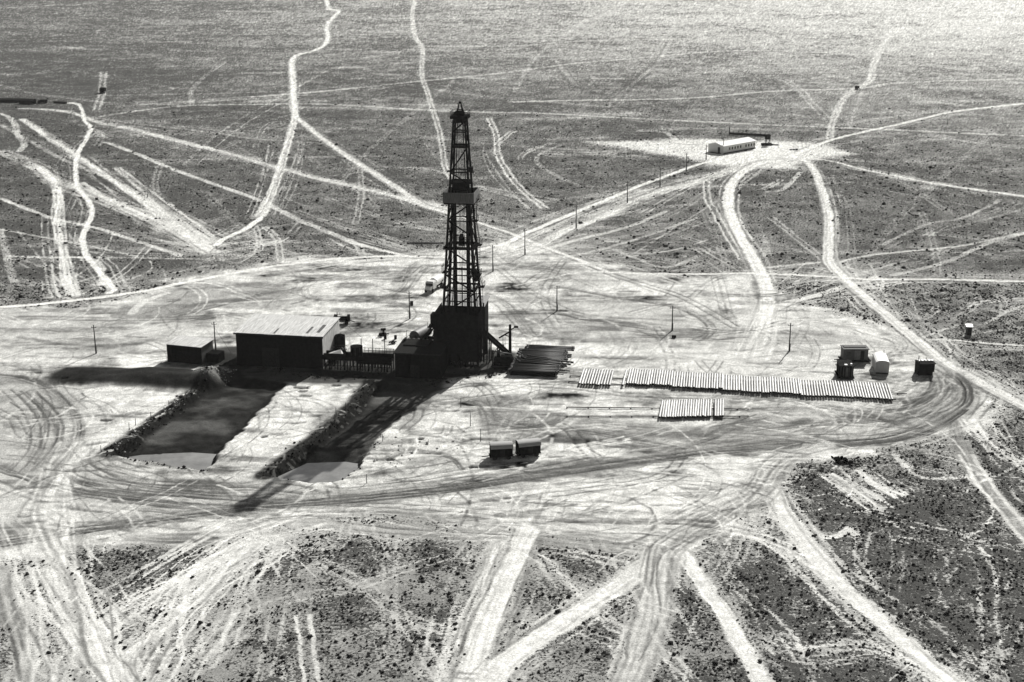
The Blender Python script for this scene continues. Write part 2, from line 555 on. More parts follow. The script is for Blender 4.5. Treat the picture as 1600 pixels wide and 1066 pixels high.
def road(kind, w, pts, road_name=None, s=1.0, child=False):
    W_ = [gp(*p) for p in pts]
    for e, q, i in ((0, 1, 0), (-1, -2, len(W_))):          # roads that leave the photograph run on beyond it
        if pts[e][0] < 0 or pts[e][0] > 1600 or pts[e][1] > 1066:
            dx, dy = W_[e][0] - W_[q][0], W_[e][1] - W_[q][1]
            k_ = 70 / math.hypot(dx, dy)
            W_.insert(i if e == 0 else len(W_), (W_[e][0] + dx * k_, max(70, W_[e][1] + dy * k_)))
    P = smooth_line(W_)
    if not child and len(pts) > 2 and kind in 'WFTMDw':
        r = random.Random(int(pts[0][0] * 31 + pts[-1][0]))
        for q in range({'W': 5, 'F': 4, 'T': 2, 'M': 3, 'D': 1, 'w': 1}[kind]):
            a = r.randrange(0, max(1, len(P) - 6)); b = min(len(P), a + r.randrange(5, 5 + len(P)))
            o = r.choice((-1, 1)) * (w * .5 + r.uniform(.4, 4.5))
            Q = offset_line(P[a:b], o, r.uniform(.2, 2.0), r.randrange(9999))
            onpad = kind in 'MD'
            thin(Q, r.uniform(.12, .36), .10 if onpad and r.random() < .75 else .62, r.uniform(.35, .95), 0 if r.random() < .5 else 1.7)
    seed = int(abs(pts[0][0] * 7 + pts[-1][1] * 13)) % 9973
    patch = np.clip(.55 + .9 * (blot - .25), 0, 1)
    if kind in 'Ww':                               # scraped pale road
        st = (1.0 if kind == 'W' else .6) * s
        v = stroke(P, w / 2, .28)
        if w > 1.9:
            for o in (-.66 * w, .66 * w):
                u = stroke(offset_line(P, o, .08 * w, seed + 5), .16, .8, fine=True) * np.clip(1.8 * (blot - .35), 0, 1) * .8
                mixin(tone, u, .07)
        vv = v * st * (patch * .35 + .65 if kind == 'W' else patch)
        mixin(tone, vv, .79 + .22 * (grain - .5)); veg[...] = veg * (1 - vv)
        hgt[...] -= .06 * vv
        if kind == 'W' and w > 2.4:                # wheel paths worn in it
            r = random.Random(seed)
            for q in range(int(4 + 3 * min(w, 2.8))):
                thin(offset_line(P, r.uniform(-.5, .5) * w, .10 * w, r.randrange(9999)), r.uniform(.06, .16) * w ** .5,
                     r.choice((.24, .36, .50, .84, .86)), r.uniform(.3, .7), patchy=clump if q % 2 else blot)
            for q in range(int(3 + w)):
                thin(offset_line(P, r.choice((-1, 1)) * r.uniform(.5, .85) * w, .12 * w, r.randrange(9999)), r.uniform(.15, .4),
                     r.choice((.62, .70, .12)), r.uniform(.4, .9), patchy=clump)
    elif kind in 'Tt':                             # pair of pale wheel tracks
        st = (.95 if kind == 'T' else .5) * s
        vs = stroke(P, w * .8, .6) * st * .40 * patch
        mixin(tone, vs, .40); veg[...] = veg * (1 - vs)
        v = stroke(P, w * .16, .6, sep=w)
        vv = v * st * (patch * .5 + .5)
        mixin(tone, vv, .68); veg[...] = veg * (1 - vv)
    elif kind in 'Dd':                             # pair of dark ruts pressed in dust
        st = (.85 if kind == 'D' else .5) * s
        v = stroke(P, w * .13, .7, sep=w, fine=True)
        vv = v * st * patch
        mixin(tone, vv, .085)
        hgt[...] -= .07 * v * st
    elif kind in 'Mm':                             # bundle of many dark ruts
        n = int(5 + w * 1.1)
        r = random.Random(seed)
        v = stroke(P, w * .62, .6)
        mixin(tone, v * .40 * s, .26 + .3 * (blot - .5))
        veg[...] = veg * (1 - v * .85)
        for k in range(n):
            o = r.uniform(-w / 2, w / 2)
            q = P
            if k > 1 and len(P) > 8:
                a = r.randrange(0, len(P) // 2)
                q = P[a: a + r.randrange(len(P) // 3, len(P))]
            u = stroke(offset_line(q, o, .12 * w, seed + k), r.uniform(.13, .28), .7, fine=True)
            kk = np.clip(.25 + 1.5 * (blot - .2), 0, 1) * r.uniform(.45, .95) * s
            mixin(tone, u * kk, .075 if kind == 'M' else .14)
            hgt[...] -= .06 * u * kk
        v = stroke(P, w / 2, .3)
    elif kind == 'F':                              # fan of pale streaks
        n = int(6 + w * 2.2)
        r = random.Random(seed)
        v = stroke(P, w * .5, .8)
        vv = v * .42 * s * patch
        mixin(tone, vv, .66 + .25 * (grain - .5)); veg[...] = veg * (1 - vv * 1.1).clip(0, 1)
        for k in range(n):
            thin(offset_line(P, r.gauss(0, w * .42), .3 * w, seed + k), r.uniform(.12, .34), r.choice((.80, .74, .22, .72, .76)),
                 min(1, s * r.uniform(.5, 1.0)), patchy=clump if k % 2 else blot)
    if road_name:
        road_names.append(road_name)
        ROADID[(v > .5)] = len(road_names) - 1
    return v


exec_roads = [
    # far long tracks
    ('w', 5, [(395, 151), (440, 148), (500, 143), (650, 128), (800, 112), (900, 99), (980, 92), (1100, 82), (1200, 79), (1330, 84)]),
    ('w', 5, [(655, 72), (800, 72), (900, 65), (1040, 61), (1180, 58)], None, .8),
    ('w', 5, [(800, 160), (900, 157), (1000, 156), (1100, 152), (1200, 143), (1340, 138), (1400, 130), (1500, 126), (1620, 122)]),
    ('w', 4, [(160, 182), (200, 175), (290, 165), (400, 163), (470, 162), (540, 164), (670, 172), (740, 175), (850, 177), (950, 183), (1100, 190), (1300, 199), (1620, 213)]),
    ('w', 3, [(60, 160), (150, 150), (300, 147), (440, 143)], None, .6),
    ('w', 3, [(300, 165), (300, 140), (330, 112), (350, 98)], None, .5),
    ('t', 2.5, [(150, 172), (158, 150), (160, 135), (162, 112)]),
    ('t', 3, [(1225, 125), (1250, 140), (1265, 158), (1280, 172), (1297, 190)], None, .9),
    ('w', 3, [(1050, 60), (1030, 95), (990, 130), (950, 165)], None, .3),
    ('w', 3, [(870, 95), (885, 115), (900, 135)], None, .4),
    ('w', 3, [(1000, 205), (1040, 207), (1060, 222), (1090, 225)], None, .9),
    ('w', 2, [(905, 290), (870, 275), (840, 255), (845, 240), (880, 225)], None, .6),
    # left fan
    ('F', 3.6, [(0, 236), (60, 262), (95, 285), (200, 326), (260, 350), (300, 374), (330, 395)]),
    ('F', 2.8, [(35, 186), (75, 213), (115, 240), (150, 264), (220, 311), (250, 331), (322, 380)]),
    ('F', 3, [(125, 286), (150, 302), (210, 330), (250, 346), (300, 374), (335, 395)]),
    ('F', 3, [(180, 262), (222, 296), (262, 330), (300, 358), (330, 380)], None, .8),
    ('w', 2.4, [(165, 222), (212, 240), (275, 266), (400, 311), (430, 325), (470, 345), (520, 365), (556, 380), (620, 396), (660, 402)], None, 1.3),
    ('w', 2.4, [(0, 195), (50, 222), (100, 250), (160, 275)], None, .8),
    ('w', 2.0, [(0, 310), (80, 340), (140, 353), (200, 372), (282, 399)], None, 1.4),
    ('w', 1.2, [(0, 358), (85, 374), (140, 384), (175, 392), (215, 401)], None, 1.2),
    ('w', 1.8, [(15, 400), (60, 402), (125, 402), (150, 408), (160, 420), (158, 445)], None, 1.3),
    ('w', 1.5, [(125, 402), (210, 403), (330, 405)], None, .8),
    ('w', 2.8, [(0, 178), (14, 183), (24, 196), (29, 212), (38, 225), (30, 236)], None, 1.2),
    ('F', 2.8, [(60, 262), (85, 282), (92, 310), (90, 345), (95, 380), (102, 410), (110, 445), (118, 462)], None, 1.2),
    ('w', 2.2, [(0, 360), (8, 385), (15, 415), (22, 440)], None, .9),
    ('w', 2.5, [(140, 183), (225, 195), (325, 206), (400, 217), (520, 225)], None, .6),
    ('t', 1.6, [(245, 300), (243, 285), (247, 268), (252, 255)], None, .8),
    ('t', 2.0, [(125, 225), (150, 205), (158, 215), (152, 228)], None, .7),
    ('F', 2.6, [(35, 170), (80, 172), (120, 178), (150, 190), (200, 200), (225, 207), (325, 232), (400, 252), (450, 266), (512, 282), (560, 293), (650, 314), (700, 328)], None, 1.3),
    ('d', 1.6, [(420, 312), (460, 330), (520, 358), (575, 380), (650, 399), (700, 406)], None, 1.4),
    # mid field
    ('w', 1.5, [(520, 275), (640, 262), (700, 272), (720, 280)], None, .7),
    ('w', 1.8, [(745, 290), (800, 300), (870, 312)], None, .7),
    ('t', 1.6, [(555, 350), (562, 320), (565, 290), (562, 260)], None, .9),
    ('t', 1.6, [(590, 330), (570, 305), (545, 288)], None, .5),
    ('T', 1.9, [(764, 184), (775, 210), (778, 240), (792, 268), (815, 296), (852, 326)]),
    ('t', 1.9, [(802, 205), (790, 214), (778, 224)], None, 1.2),
    ('t', 1.5, [(415, 355), (432, 372), (437, 395), (438, 410)], None, 1.3),
    ('t', 1.5, [(545, 374), (560, 385), (566, 398)], None, 1.3),
    ('t', 1.4, [(395, 350), (405, 370), (400, 395)], None, .8),
    ('d', 1.2, [(345, 385), (333, 392), (335, 405), (346, 414), (344, 424)], None, 1.6),
    ('w', 2.0, [(1040, 330), (980, 355), (900, 375), (840, 395)], None, 1.0),
    ('w', 1.4, [(1090, 340), (1000, 372), (930, 392), (880, 402)], None, .8),
    ('w', 1.4, [(1090, 400), (1040, 418), (990, 402), (960, 390)], None, .7),
    ('F', 3.2, [(1160, 262), (1110, 278), (1060, 292), (1020, 304), (970, 322), (930, 340), (880, 362), (840, 382), (790, 398)], None, 1.2),
    ('T', 1.9, [(1104, 283), (1106, 311), (1118, 332), (1128, 352), (1145, 380), (1160, 405)], None, 1.0),
    ('d', 1.6, [(1106, 286), (1108, 311), (1120, 332), (1132, 355), (1150, 385)], None, 1.2),
    ('w', 2.0, [(1250, 270), (1225, 295), (1200, 300)], None, .9),
    ('t', 1.7, [(1205, 340), (1240, 368), (1270, 392), (1292, 410)], None, 1.1),
    ('w', 1.3, [(1200, 418), (1280, 410), (1300, 413), (1340, 402), (1400, 394), (1490, 386), (1560, 372), (1620, 358)], None, 1.4),
    ('w', 2.0, [(1395, 430), (1460, 415), (1502, 400), (1545, 380), (1620, 360)], None, .9),
    ('w', 1.5, [(1380, 382), (1450, 350), (1500, 342), (1550, 320), (1560, 312)], None, .8),
    ('t', 1.5, [(1440, 330), (1452, 360), (1462, 395), (1466, 430)], None, .6),
    ('t', 1.4, [(1100, 330), (1130, 400), (1140, 470)], None, .5),
    ('d', 1.4, [(1112, 420), (1120, 450), (1128, 480), (1134, 500)], None, 1.1),
    ('d', 1.2, [(1122, 420), (1132, 455), (1140, 490)], None, .9),
    ('d', 1.4, [(1080, 465), (1110, 440), (1150, 425), (1160, 410)], None, 1.0),
    ('w', 3.0, [(1210, 478), (1260, 465), (1325, 446), (1370, 434)], None, 1.3),
    ('d', 1.3, [(1215, 470), (1260, 460), (1325, 440), (1370, 437), (1450, 434)], None, 1.2),
    ('w', 1.6, [(1215, 480), (1290, 482), (1350, 498), (1400, 522)], None, .9),
    ('w', 1.2, [(1430, 532), (1470, 530), (1530, 535), (1600, 540)], None, 1.4),
    ('w', 1.0, [(1495, 508), (1460, 520), (1440, 528)], None, 1.1),
    ('w', 1.2, [(1540, 505), (1590, 480), (1620, 478)], None, .8),
    ('t', 1.3, [(1480, 505), (1520, 480), (1528, 465), (1520, 455)], None, .7),
    ('t', 1.3, [(1568, 490), (1567, 470), (1558, 455)], None, .7),
    ('t', 1.3, [(1440, 500), (1462, 485), (1455, 468)], None, .7),
    # dark traces on the pad
    ('D', 1.7, [(780, 420), (800, 436), (828, 455), (872, 478), (900, 490), (960, 505), (1010, 512)], None, .8),
    ('D', 1.7, [(775, 400), (800, 415), (870, 425), (930, 448)], None, .5),
    ('D', 2.0, [(925, 415), (960, 430), (1010, 446), (1060, 462), (1100, 482), (1150, 512)], None, 1.15),
    ('M', 2.2, [(760, 458), (790, 472), (805, 490), (822, 512), (838, 530)], None, .8),
    ('M', 3.5, [(800, 500), (880, 502), (960, 505), (1040, 515), (1150, 518), (1300, 522)], None, .5),
    ('m', 2.2, [(860, 445), (950, 462), (1050, 478), (1100, 500), (1112, 520), (1105, 530)], None, .8),
    ('D', 1.8, [(1065, 480), (1075, 495), (1100, 500), (1112, 515), (1100, 527), (1085, 532)], None, .7),
    ('D', 1.6, [(1025, 510), (1032, 520), (1040, 530)], None, 1),
    ('D', 1.5, [(1090, 563), (1107, 580), (1112, 582), (1125, 563)], None, .8),
    ('M', 2.5, [(620, 440), (640, 420), (655, 408)], None, .6),
    ('M', 3.0, [(590, 470), (630, 455), (650, 430), (665, 415)], None, .6),
    ('d', 1.6, [(470, 455), (490, 440), (520, 432), (600, 425)], None, .8),
    ('d', 1.6, [(475, 450), (485, 465), (540, 462), (620, 462)], None, .8),
    ('w', 2.0, [(205, 490), (225, 472), (260, 458)], None, 1.3),
    ('M', 3.0, [(0, 500), (60, 497), (200, 500), (350, 494), (400, 488)], None, .5),
    ('M', 2.2, [(520, 487), (640, 486), (700, 492), (860, 490), (920, 500), (1040, 508)], None, .5),
    ('m', 3.0, [(260, 495), (330, 478), (380, 465), (430, 455)], None, .9),
    ('m', 3.0, [(280, 482), (350, 470), (440, 468)], None, .9),
    ('d', 1.4, [(0, 560), (50, 545), (100, 530), (180, 520)], None, .9),
    ('m', 2.2, [(20, 540), (90, 538), (180, 543), (240, 530)], None, .6),
    # turning circles at the left
    ('M', 2.2, [(-20, 585), (30, 590), (70, 605), (100, 628), (122, 655), (122, 680), (108, 705), (80, 735)], None, 1.0),
    ('M', 2.0, [(30, 612), (60, 640), (70, 665), (62, 700), (45, 735)], None, 1.0),
    ('M', 2.0, [(50, 610), (80, 640), (92, 670), (85, 700), (60, 730)], None, 1.0),
    ('D', 1.7, [(10, 610), (40, 640), (55, 672), (50, 705), (20, 740)], None, .9),
    ('D', 1.7, [(-10, 640), (20, 655), (34, 680), (60, 685)], None, .8),
    ('D', 1.7, [(-10, 690), (30, 694), (50, 700)], None, .8),
    ('D', 1.6, [(85, 600), (85, 590), (100, 615), (130, 640)], None, .7),
    ('M', 4.5, [(112, 695), (120, 712), (140, 730), (180, 745), (240, 757), (330, 762), (400, 762), (480, 770)], None, 1.2),
    ('M', 3.5, [(100, 720), (120, 745), (180, 760), (260, 768), (360, 776), (450, 783)], None, 1.0),
    ('M', 2.5, [(-20, 722), (30, 742), (60, 752), (120, 768), (200, 780), (320, 792), (420, 796)], None, 1.1),
    ('D', 1.7, [(105, 728), (112, 745), (135, 752)], None, 1),
    ('d', 1.7, [(420, 783), (600, 790), (800, 803), (900, 812), (1000, 815), (1080, 816), (1130, 824), (1200, 840)], None, 1.7),
    ('M', 3.0, [(480, 800), (620, 800), (760, 815), (950, 835), (1040, 845)], None, .6),
    ('M', 3.0, [(470, 812), (600, 830), (760, 838), (900, 850), (1000, 862)], None, .6),
    ('M', 2.0, [(200, 838), (260, 845), (340, 842)], None, .6),
    ('M', 3.0, [(560, 760), (620, 755), (700, 740), (760, 728)], None, .5),
    ('D', 1.7, [(1062, 700), (1058, 722), (1035, 742), (980, 756), (900, 768), (820, 778), (740, 790)], None, 1.1),
    ('D', 2.0, [(868, 662), (890, 672), (905, 690), (918, 706), (932, 716), (905, 722), (820, 738)], None, 1.2),
    ('M', 3.0, [(1040, 705), (1090, 690), (1140, 668), (1190, 652)], None, 1.2),
    ('M', 2.4, [(1010, 700), (1080, 676), (1130, 665), (1200, 655)], None, .8),
    ('M', 2.2, [(750, 625), (780, 655), (840, 668), (900, 672), (1000, 690), (1060, 700)], None, .8),
    ('M', 2.2, [(760, 665), (820, 670), (870, 660), (880, 650)], None, 1.0),
    ('D', 1.8, [(825, 602), (900, 606), (1000, 618), (1200, 624), (1290, 636), (1380, 648), (1440, 640), (1468, 620)], None, .9),
    ('m', 4.5, [(880, 655), (1020, 668), (1150, 672), (1250, 662), (1380, 655), (1440, 640)], None, .7),
    ('M', 5.0, [(1100, 650), (1200, 640), (1300, 640), (1400, 655), (1450, 650)], None, .45),
    ('D', 1.6, [(700, 665), (690, 680), (640, 676), (630, 672), (650, 655), (655, 640)], None, .9),
    ('m', 2.0, [(600, 720), (640, 705), (700, 715), (720, 735)], None, 1.2),
    ('D', 1.4, [(690, 610), (730, 602), (760, 600)], None, 1.0),
    ('m', 2.5, [(700, 618), (740, 628), (760, 640), (765, 680)], None, .9),
    ('D', 1.5, [(742, 600), (760, 612), (775, 640)], None, .8),
    # junction at the right
    ('M', 3.6, [(1445, 568), (1460, 590), (1452, 612), (1420, 632), (1380, 640)], None, 1.0),
    ('M', 3.0, [(1470, 575), (1490, 600), (1480, 625), (1440, 645), (1400, 655)], None, 1.0),
    ('M', 3.0, [(1500, 590), (1515, 610), (1512, 635), (1480, 660)], None, 1.0),
    ('D', 1.8, [(1545, 600), (1550, 620), (1530, 645), (1510, 670)], None, 1.0),
    ('M', 2.6, [(1495, 660), (1500, 690), (1518, 726), (1540, 760)], None, 1.1),
    # foreground
    ('F', 4.2, [(1520, 655), (1550, 690), (1580, 715), (1640, 760)], None, 1.2),
    ('F', 2.4, [(1290, 742), (1330, 765), (1378, 797)], None, 1.2),
    ('F', 2.0, [(1345, 735), (1370, 755), (1410, 775)], None, 1.2),
    ('w', 1.2, [(1265, 820), (1285, 838), (1310, 838), (1325, 825), (1335, 835)], None, 1.5),
    ('w', 1.2, [(1400, 710), (1420, 735), (1450, 748), (1500, 746), (1530, 738)], None, 1.1),
    ('w', 1.2, [(1330, 702), (1360, 705), (1368, 712)], None, 1.3),
    ('t', 1.6, [(1350, 830), (1345, 870), (1365, 930)], None, .9),
    ('t', 1.6, [(1370, 800), (1480, 825), (1560, 850), (1640, 870)], None, .9),
    ('t', 1.6, [(1470, 850), (1470, 900), (1490, 960)], None, .5),
    ('t', 2.2, [(1520, 850), (1540, 900), (1545, 980), (1560, 1066)], None, .9),
    ('F', 5.0, [(1200, 1000), (1260, 1020), (1360, 1015), (1480, 1060), (1520, 1100)], None, .6),
    ('F', 3.5, [(840, 868), (880, 900), (920, 930), (960, 965), (1000, 985)], None, .6),
    ('t', 1.6, [(935, 955), (975, 985), (995, 1010)], None, 1.1),
    ('t', 1.6, [(1020, 1010), (1060, 1040), (1090, 1070)], None, 1.2),
    ('t', 1.8, [(500, 875), (560, 910), (620, 955), (690, 985)], None, .8),
    ('t', 1.8, [(560, 915), (660, 880), (700, 870)], None, .8),
    ('T', 1.8, [(475, 960), (480, 1010), (488, 1080)], None, .9),
    ('t', 1.8, [(620, 960), (660, 1010), (690, 1060)], None, .9),
    ('t', 1.8, [(300, 1000), (380, 960), (480, 930), (600, 915)], None, .6),
    ('F', 3.0, [(785, 845), (755, 910), (720, 1000), (695, 1080)], None, .9),
    ('D', 1.4, [(790, 850), (765, 915), (738, 985), (715, 1060)], None, .8),
    ('F', 6.0, [(500, 812), (420, 835), (350, 870), (290, 905), (220, 945), (150, 990)], None, 1.0),
    ('F', 7.0, [(420, 850), (350, 890), (300, 940), (255, 1000), (215, 1080)], None, 1.1),
    ('F', 5.0, [(60, 850), (50, 900), (62, 960), (80, 1020), (80, 1090)], None, .7),
    ('F', 6.0, [(700, 800), (850, 810), (1000, 830), (1040, 850)], None, .7),
    ('M', 2.0, [(5, 890), (10, 940), (30, 1000), (40, 1060)], None, .8),
    ('D', 1.6, [(110, 868), (125, 920), (160, 985), (180, 1040), (190, 1080)], None, .9),
    ('D', 1.6, [(260, 1000), (240, 1030), (215, 1080)], None, .9),
    # named roads, each also a sheet of its own
    ('W', 2.8, [(508, -12), (511, 3), (515, 14), (529, 17), (520, 28), (511, 40), (512, 60), (505, 72), (488, 80), (458, 90), (458, 130), (459, 160), (462, 183)], 'dirt_road'),
    ('T', 1.8, [(462, 180), (453, 215), (443, 250), (436, 275), (425, 305), (408, 338)], 'dirt_track', 1.2),
    ('F', 2.6, [(458, 190), (448, 225), (438, 262), (422, 308), (405, 342)], None, .7),
    ('W', 2.0, [(408, 340), (385, 357), (352, 372), (338, 382)], 'dirt_track'),
    ('W', 2.6, [(462, 183), (490, 205), (520, 228), (560, 255), (600, 280), (640, 306), (660, 320), (700, 332)], 'dirt_road'),
    ('W', 1.4, [(700, 332), (740, 345), (800, 365), (850, 385), (900, 404), (950, 424)], 'dirt_track'),
    ('t', 1.6, [(652, -10), (645, 15), (645, 36), (650, 60), (660, 75), (659, 115), (668, 145), (678, 178), (685, 200), (692, 235), (695, 260), (706, 280)], 'dirt_track', 1.5),
    ('W', 1.7, [(110, 161), (122, 163), (129, 173), (131, 187), (142, 200), (133, 220), (121, 243), (118, 265), (121, 290), (130, 303), (141, 318), (144, 332), (137, 352), (130, 368), (131, 386), (140, 406), (155, 423), (172, 443), (178, 452), (170, 458)], 'dirt_road'),
    ('t', 1.8, [(1408, 45), (1392, 54), (1384, 63), (1376, 78), (1370, 90), (1364, 105), (1360, 126), (1340, 137), (1320, 152), (1307, 174), (1300, 195), (1296, 218)], 'dirt_track', 1.4),
    ('W', 1.5, [(1225, 245), (1250, 246), (1300, 252), (1350, 265), (1450, 285), (1530, 297), (1640, 312)], 'dirt_track'),
    ('W', 2.0, [(1120, 250), (1095, 256), (1060, 268), (1000, 290), (940, 315), (880, 340), (820, 365), (790, 380), (740, 392)], 'dirt_road'),
    ('W', 2.4, [(1640, 158), (1500, 173), (1450, 183), (1400, 195), (1350, 206), (1295, 220), (1250, 238), (1220, 250)], 'dirt_road'),
    ('W', 3.6, [(1230, 248), (1190, 254), (1162, 268), (1143, 288), (1138, 315), (1143, 340), (1156, 368), (1173, 395), (1188, 425), (1198, 450), (1198, 480), (1192, 514)], 'dirt_road'),
    ('F', 3.4, [(1196, 495), (1190, 525), (1178, 560)], None, 1.0),
    ('W', 2.9, [(1215, 248), (1255, 251), (1270, 263), (1284, 295), (1294, 335), (1294, 385), (1296, 410), (1320, 436), (1350, 463), (1385, 492), (1428, 527), (1474, 565), (1517, 590), (1559, 613), (1640, 655)], 'dirt_road'),
    ('W', 2.0, [(-40, 482), (40, 477), (125, 468), (175, 462), (237, 452), (312, 437), (400, 420), (475, 410), (525, 404), (612, 400), (700, 402)], 'dirt_road'),
    ('W', 1.5, [(930, 424), (1000, 427), (1100, 428), (1180, 427), (1290, 432), (1360, 436), (1450, 436), (1640, 441)], 'dirt_road'),
    ('M', 3.6, [(-30, 852), (60, 838), (130, 825), (200, 816), (300, 803), (400, 791), (500, 783), (600, 772), (700, 760), (800, 745), (900, 732), (1000, 718), (1100, 704), (1200, 694), (1300, 692), (1380, 686), (1440, 668), (1480, 648), (1508, 625), (1508, 600), (1490, 583)], 'dirt_road', 1.5),
    ('M', 2.2, [(-30, 858), (100, 838), (250, 815), (420, 795), (560, 782), (700, 768), (860, 745), (1000, 725), (1120, 708), (1240, 700), (1380, 694), (1460, 672), (1510, 640)], None, 1.4),
    ('F', 4.6, [(130, 690), (100, 735), (84, 780), (74, 820), (82, 870), (108, 915), (140, 975), (165, 1030), (190, 1090)], 'dirt_road', 1.5),
    ('F', 3.4, [(850, 770), (832, 812), (825, 828)], None, .9),
    ('W', 3.2, [(825, 828), (808, 865), (785, 920), (760, 985), (735, 1060), (725, 1090)], 'dirt_road'),
    ('W', 3.4, [(1080, 845), (1050, 862), (1000, 893), (940, 932), (860, 985), (790, 1035), (740, 1090)], 'dirt_road'),
    ('W', 2.8, [(1200, 745), (1218, 785), (1245, 825), (1290, 880), (1335, 935), (1395, 985), (1450, 1032), (1520, 1090)], 'dirt_road'),
    ('F', 4.5, [(1020, 818), (1120, 822), (1200, 845), (1270, 885), (1340, 945), (1410, 1005)], None, 1.0),
    ('W', 2.6, [(1052, 852), (1078, 880), (1112, 930), (1150, 990), (1200, 1080)], 'dirt_track'),
    ('M', 3.0, [(1500, 690), (1520, 730), (1560, 782), (1620, 850)], 'dirt_track', .7),
    ('T', 2.2, [(1510, 710), (1530, 745), (1565, 788), (1625, 862)], None, 1.0),
    ('W', 3.6, [(1290, 694), (1245, 706), (1212, 728), (1180, 768), (1120, 806), (1060, 842), (1032, 868), (1022, 915), (1018, 960), (1002, 1020), (970, 1090)], None, .8),
    ('M', 4.2, [(1290, 694), (1245, 706), (1212, 728), (1180, 768), (1120, 806), (1060, 842), (1032, 868), (1022, 915), (1018, 960), (1002, 1020), (970, 1090)], 'dirt_road', .8),
]
# webs of single passes that fan out of each junction
rw_ = random.Random(41)
for (hx, hy, n_, amin, amax, lmax) in ((335, 392, 46, 175, 225, 330), (335, 392, 10, -40, 10, 200), (800, 372, 26, -40, 35, 420), (800, 372, 14, 180, 215, 300),
                                       (145, 184, 26, -5, 50, 330), (660, 402, 22, 175, 215, 330), (1170, 262, 20, 125, 180, 380), (1200, 470, 24, -60, 240, 260),
                                       (900, 405, 30, -40, 200, 260), (1295, 415, 20, -50, 220, 300), (462, 185, 14, -10, 190, 260), (120, 455, 16, 190, 350, 200),
                                       (1240, 245, 18, -30, 40, 380), (1480, 575, 22, 120, 250, 260), (1050, 845, 14, -60, 240, 300), (1200, 740, 12, 30, 150, 320), (80, 850, 8, 40, 130, 240), (420, 830, 8, 60, 200, 300)):
    for q in range(n_):
        a = math.radians(rw_.uniform(amin, amax)); L = rw_.uniform(.3, 1) * lmax
        x0, y0 = hx + rw_.gauss(0, 26), hy + rw_.gauss(0, 7)
        x1, y1 = x0 + L * math.cos(a), y0 + L * math.sin(a) * (.8 if hy > 500 else .55)
        xm, ym = (x0 + x1) / 2 + rw_.gauss(0, 12), (y0 + y1) / 2 + rw_.gauss(0, 6)
        if min(y0, y1, ym) < 8: continue
        P = smooth_line([gp(x0, y0), gp(xm, ym), gp(x1, y1)])
        thin(P, rw_.uniform(.12, .32), rw_.choice((.7, .62, .66, .14)), rw_.uniform(.4, 1.0), 1.8 if rw_.random() < .35 else 0, clump if rw_.random() < .5 else blot)
for r in exec_roads:
    nm = r[3] if len(r) > 3 else None
    s = r[4] if len(r) > 4 else 1.0
    road(r[0], r[1], r[2], nm, s)
# faint old tracks criss-crossing the steppe
rr = random.Random(99)
for k in range(46):
    x0, y0 = rr.uniform(-50, 1650), rr.choice([rr.uniform(60, 420), rr.uniform(170, 420)])
    a = rr.gauss(0, .16) if rr.random() < .7 else rr.uniform(-1.5, 1.5)
    L = rr.uniform(120, 500)
    pts = [(x0, y0), (x0 + L * .35 * math.cos(a), y0 + L * .35 * math.sin(a) * .6 + rr.uniform(-6, 6)), (x0 + L * math.cos(a), y0 + L * math.sin(a) * .5)]
    pts = [(p, max(20, min(430, q))) for p, q in pts]
    road(rr.choice('tw'), rr.uniform(1.0, 1.9), pts, None, rr.uniform(.2, .55))
for k in range(46):
    x0, y0 = rr.uniform(0, 1600), rr.uniform(840, 1066)
    a = rr.uniform(-2.2, -0.4)
    L = rr.uniform(100, 260)
    pts = [(x0, y0), (x0 + L * .5 * math.cos(a) + rr.uniform(-12, 12), y0 + L * .5 * math.sin(a) * .8), (x0 + L * math.cos(a), max(830, y0 + L * math.sin(a) * .8))]
    road('t', rr.uniform(1.4, 1.9), pts, None, rr.uniform(.3, .75))
# short dark scuffs and hollows on the pad
for k in range(420):
    px, py = rr.uniform(0, 1450), rr.uniform(450, 830)
    x, y = gp(px, py)
    P = [np.array([x, y]), np.array([x + rr.uniform(1, 7), y + rr.uniform(-1.2, 1.2)])]
    v = stroke(P, rr.uniform(.2, .8), .9) * pad * rr.uniform(.25, .75)
    mixin(tone, v, .10); hgt -= .10 * v

for (a, b, w_) in (((850, 687), (908, 692), .9), ((1015, 679), (1112, 681), 1.0), ((1226, 667), (1264, 656), .8), ((1392, 658), (1402, 664), .8),
                   ((1412, 659), (1422, 664), .8), ((1375, 655), (1386, 660), .5), ((560, 411), (612, 407), .7), ((1412, 501), (1468, 502), 1.1), ((1478, 504), (1530, 502), 1.2),
                   ((990, 424), (1072, 426), 1.0), ((1176, 440), (1186, 466), .8), ((905, 511), (960, 512), 1.1), ((765, 693), (800, 690), .6), ((600, 452), (670, 462), .5),
                   ((455, 475), (475, 470), .5), ((240, 505), (330, 498), .8), ((150, 540), (220, 537), .8), ((30, 527), (90, 537), .8), ((45, 557), (55, 556), .6),
                   ((925, 558), (1000, 562), .5), ((700, 588), (760, 580), .9), ((742, 604), (760, 600), .6), ((640, 676), (690, 684), .5), ((1290, 650), (1370, 652), .8)):
    v = stroke([np.array(gp(*a)), np.array(gp(*b))], w_, .9) * np.clip(.35 + 1.2 * (blot - .2), 0, 1) * .85
    mixin(tone, v, .07); hgt -= .06 * v
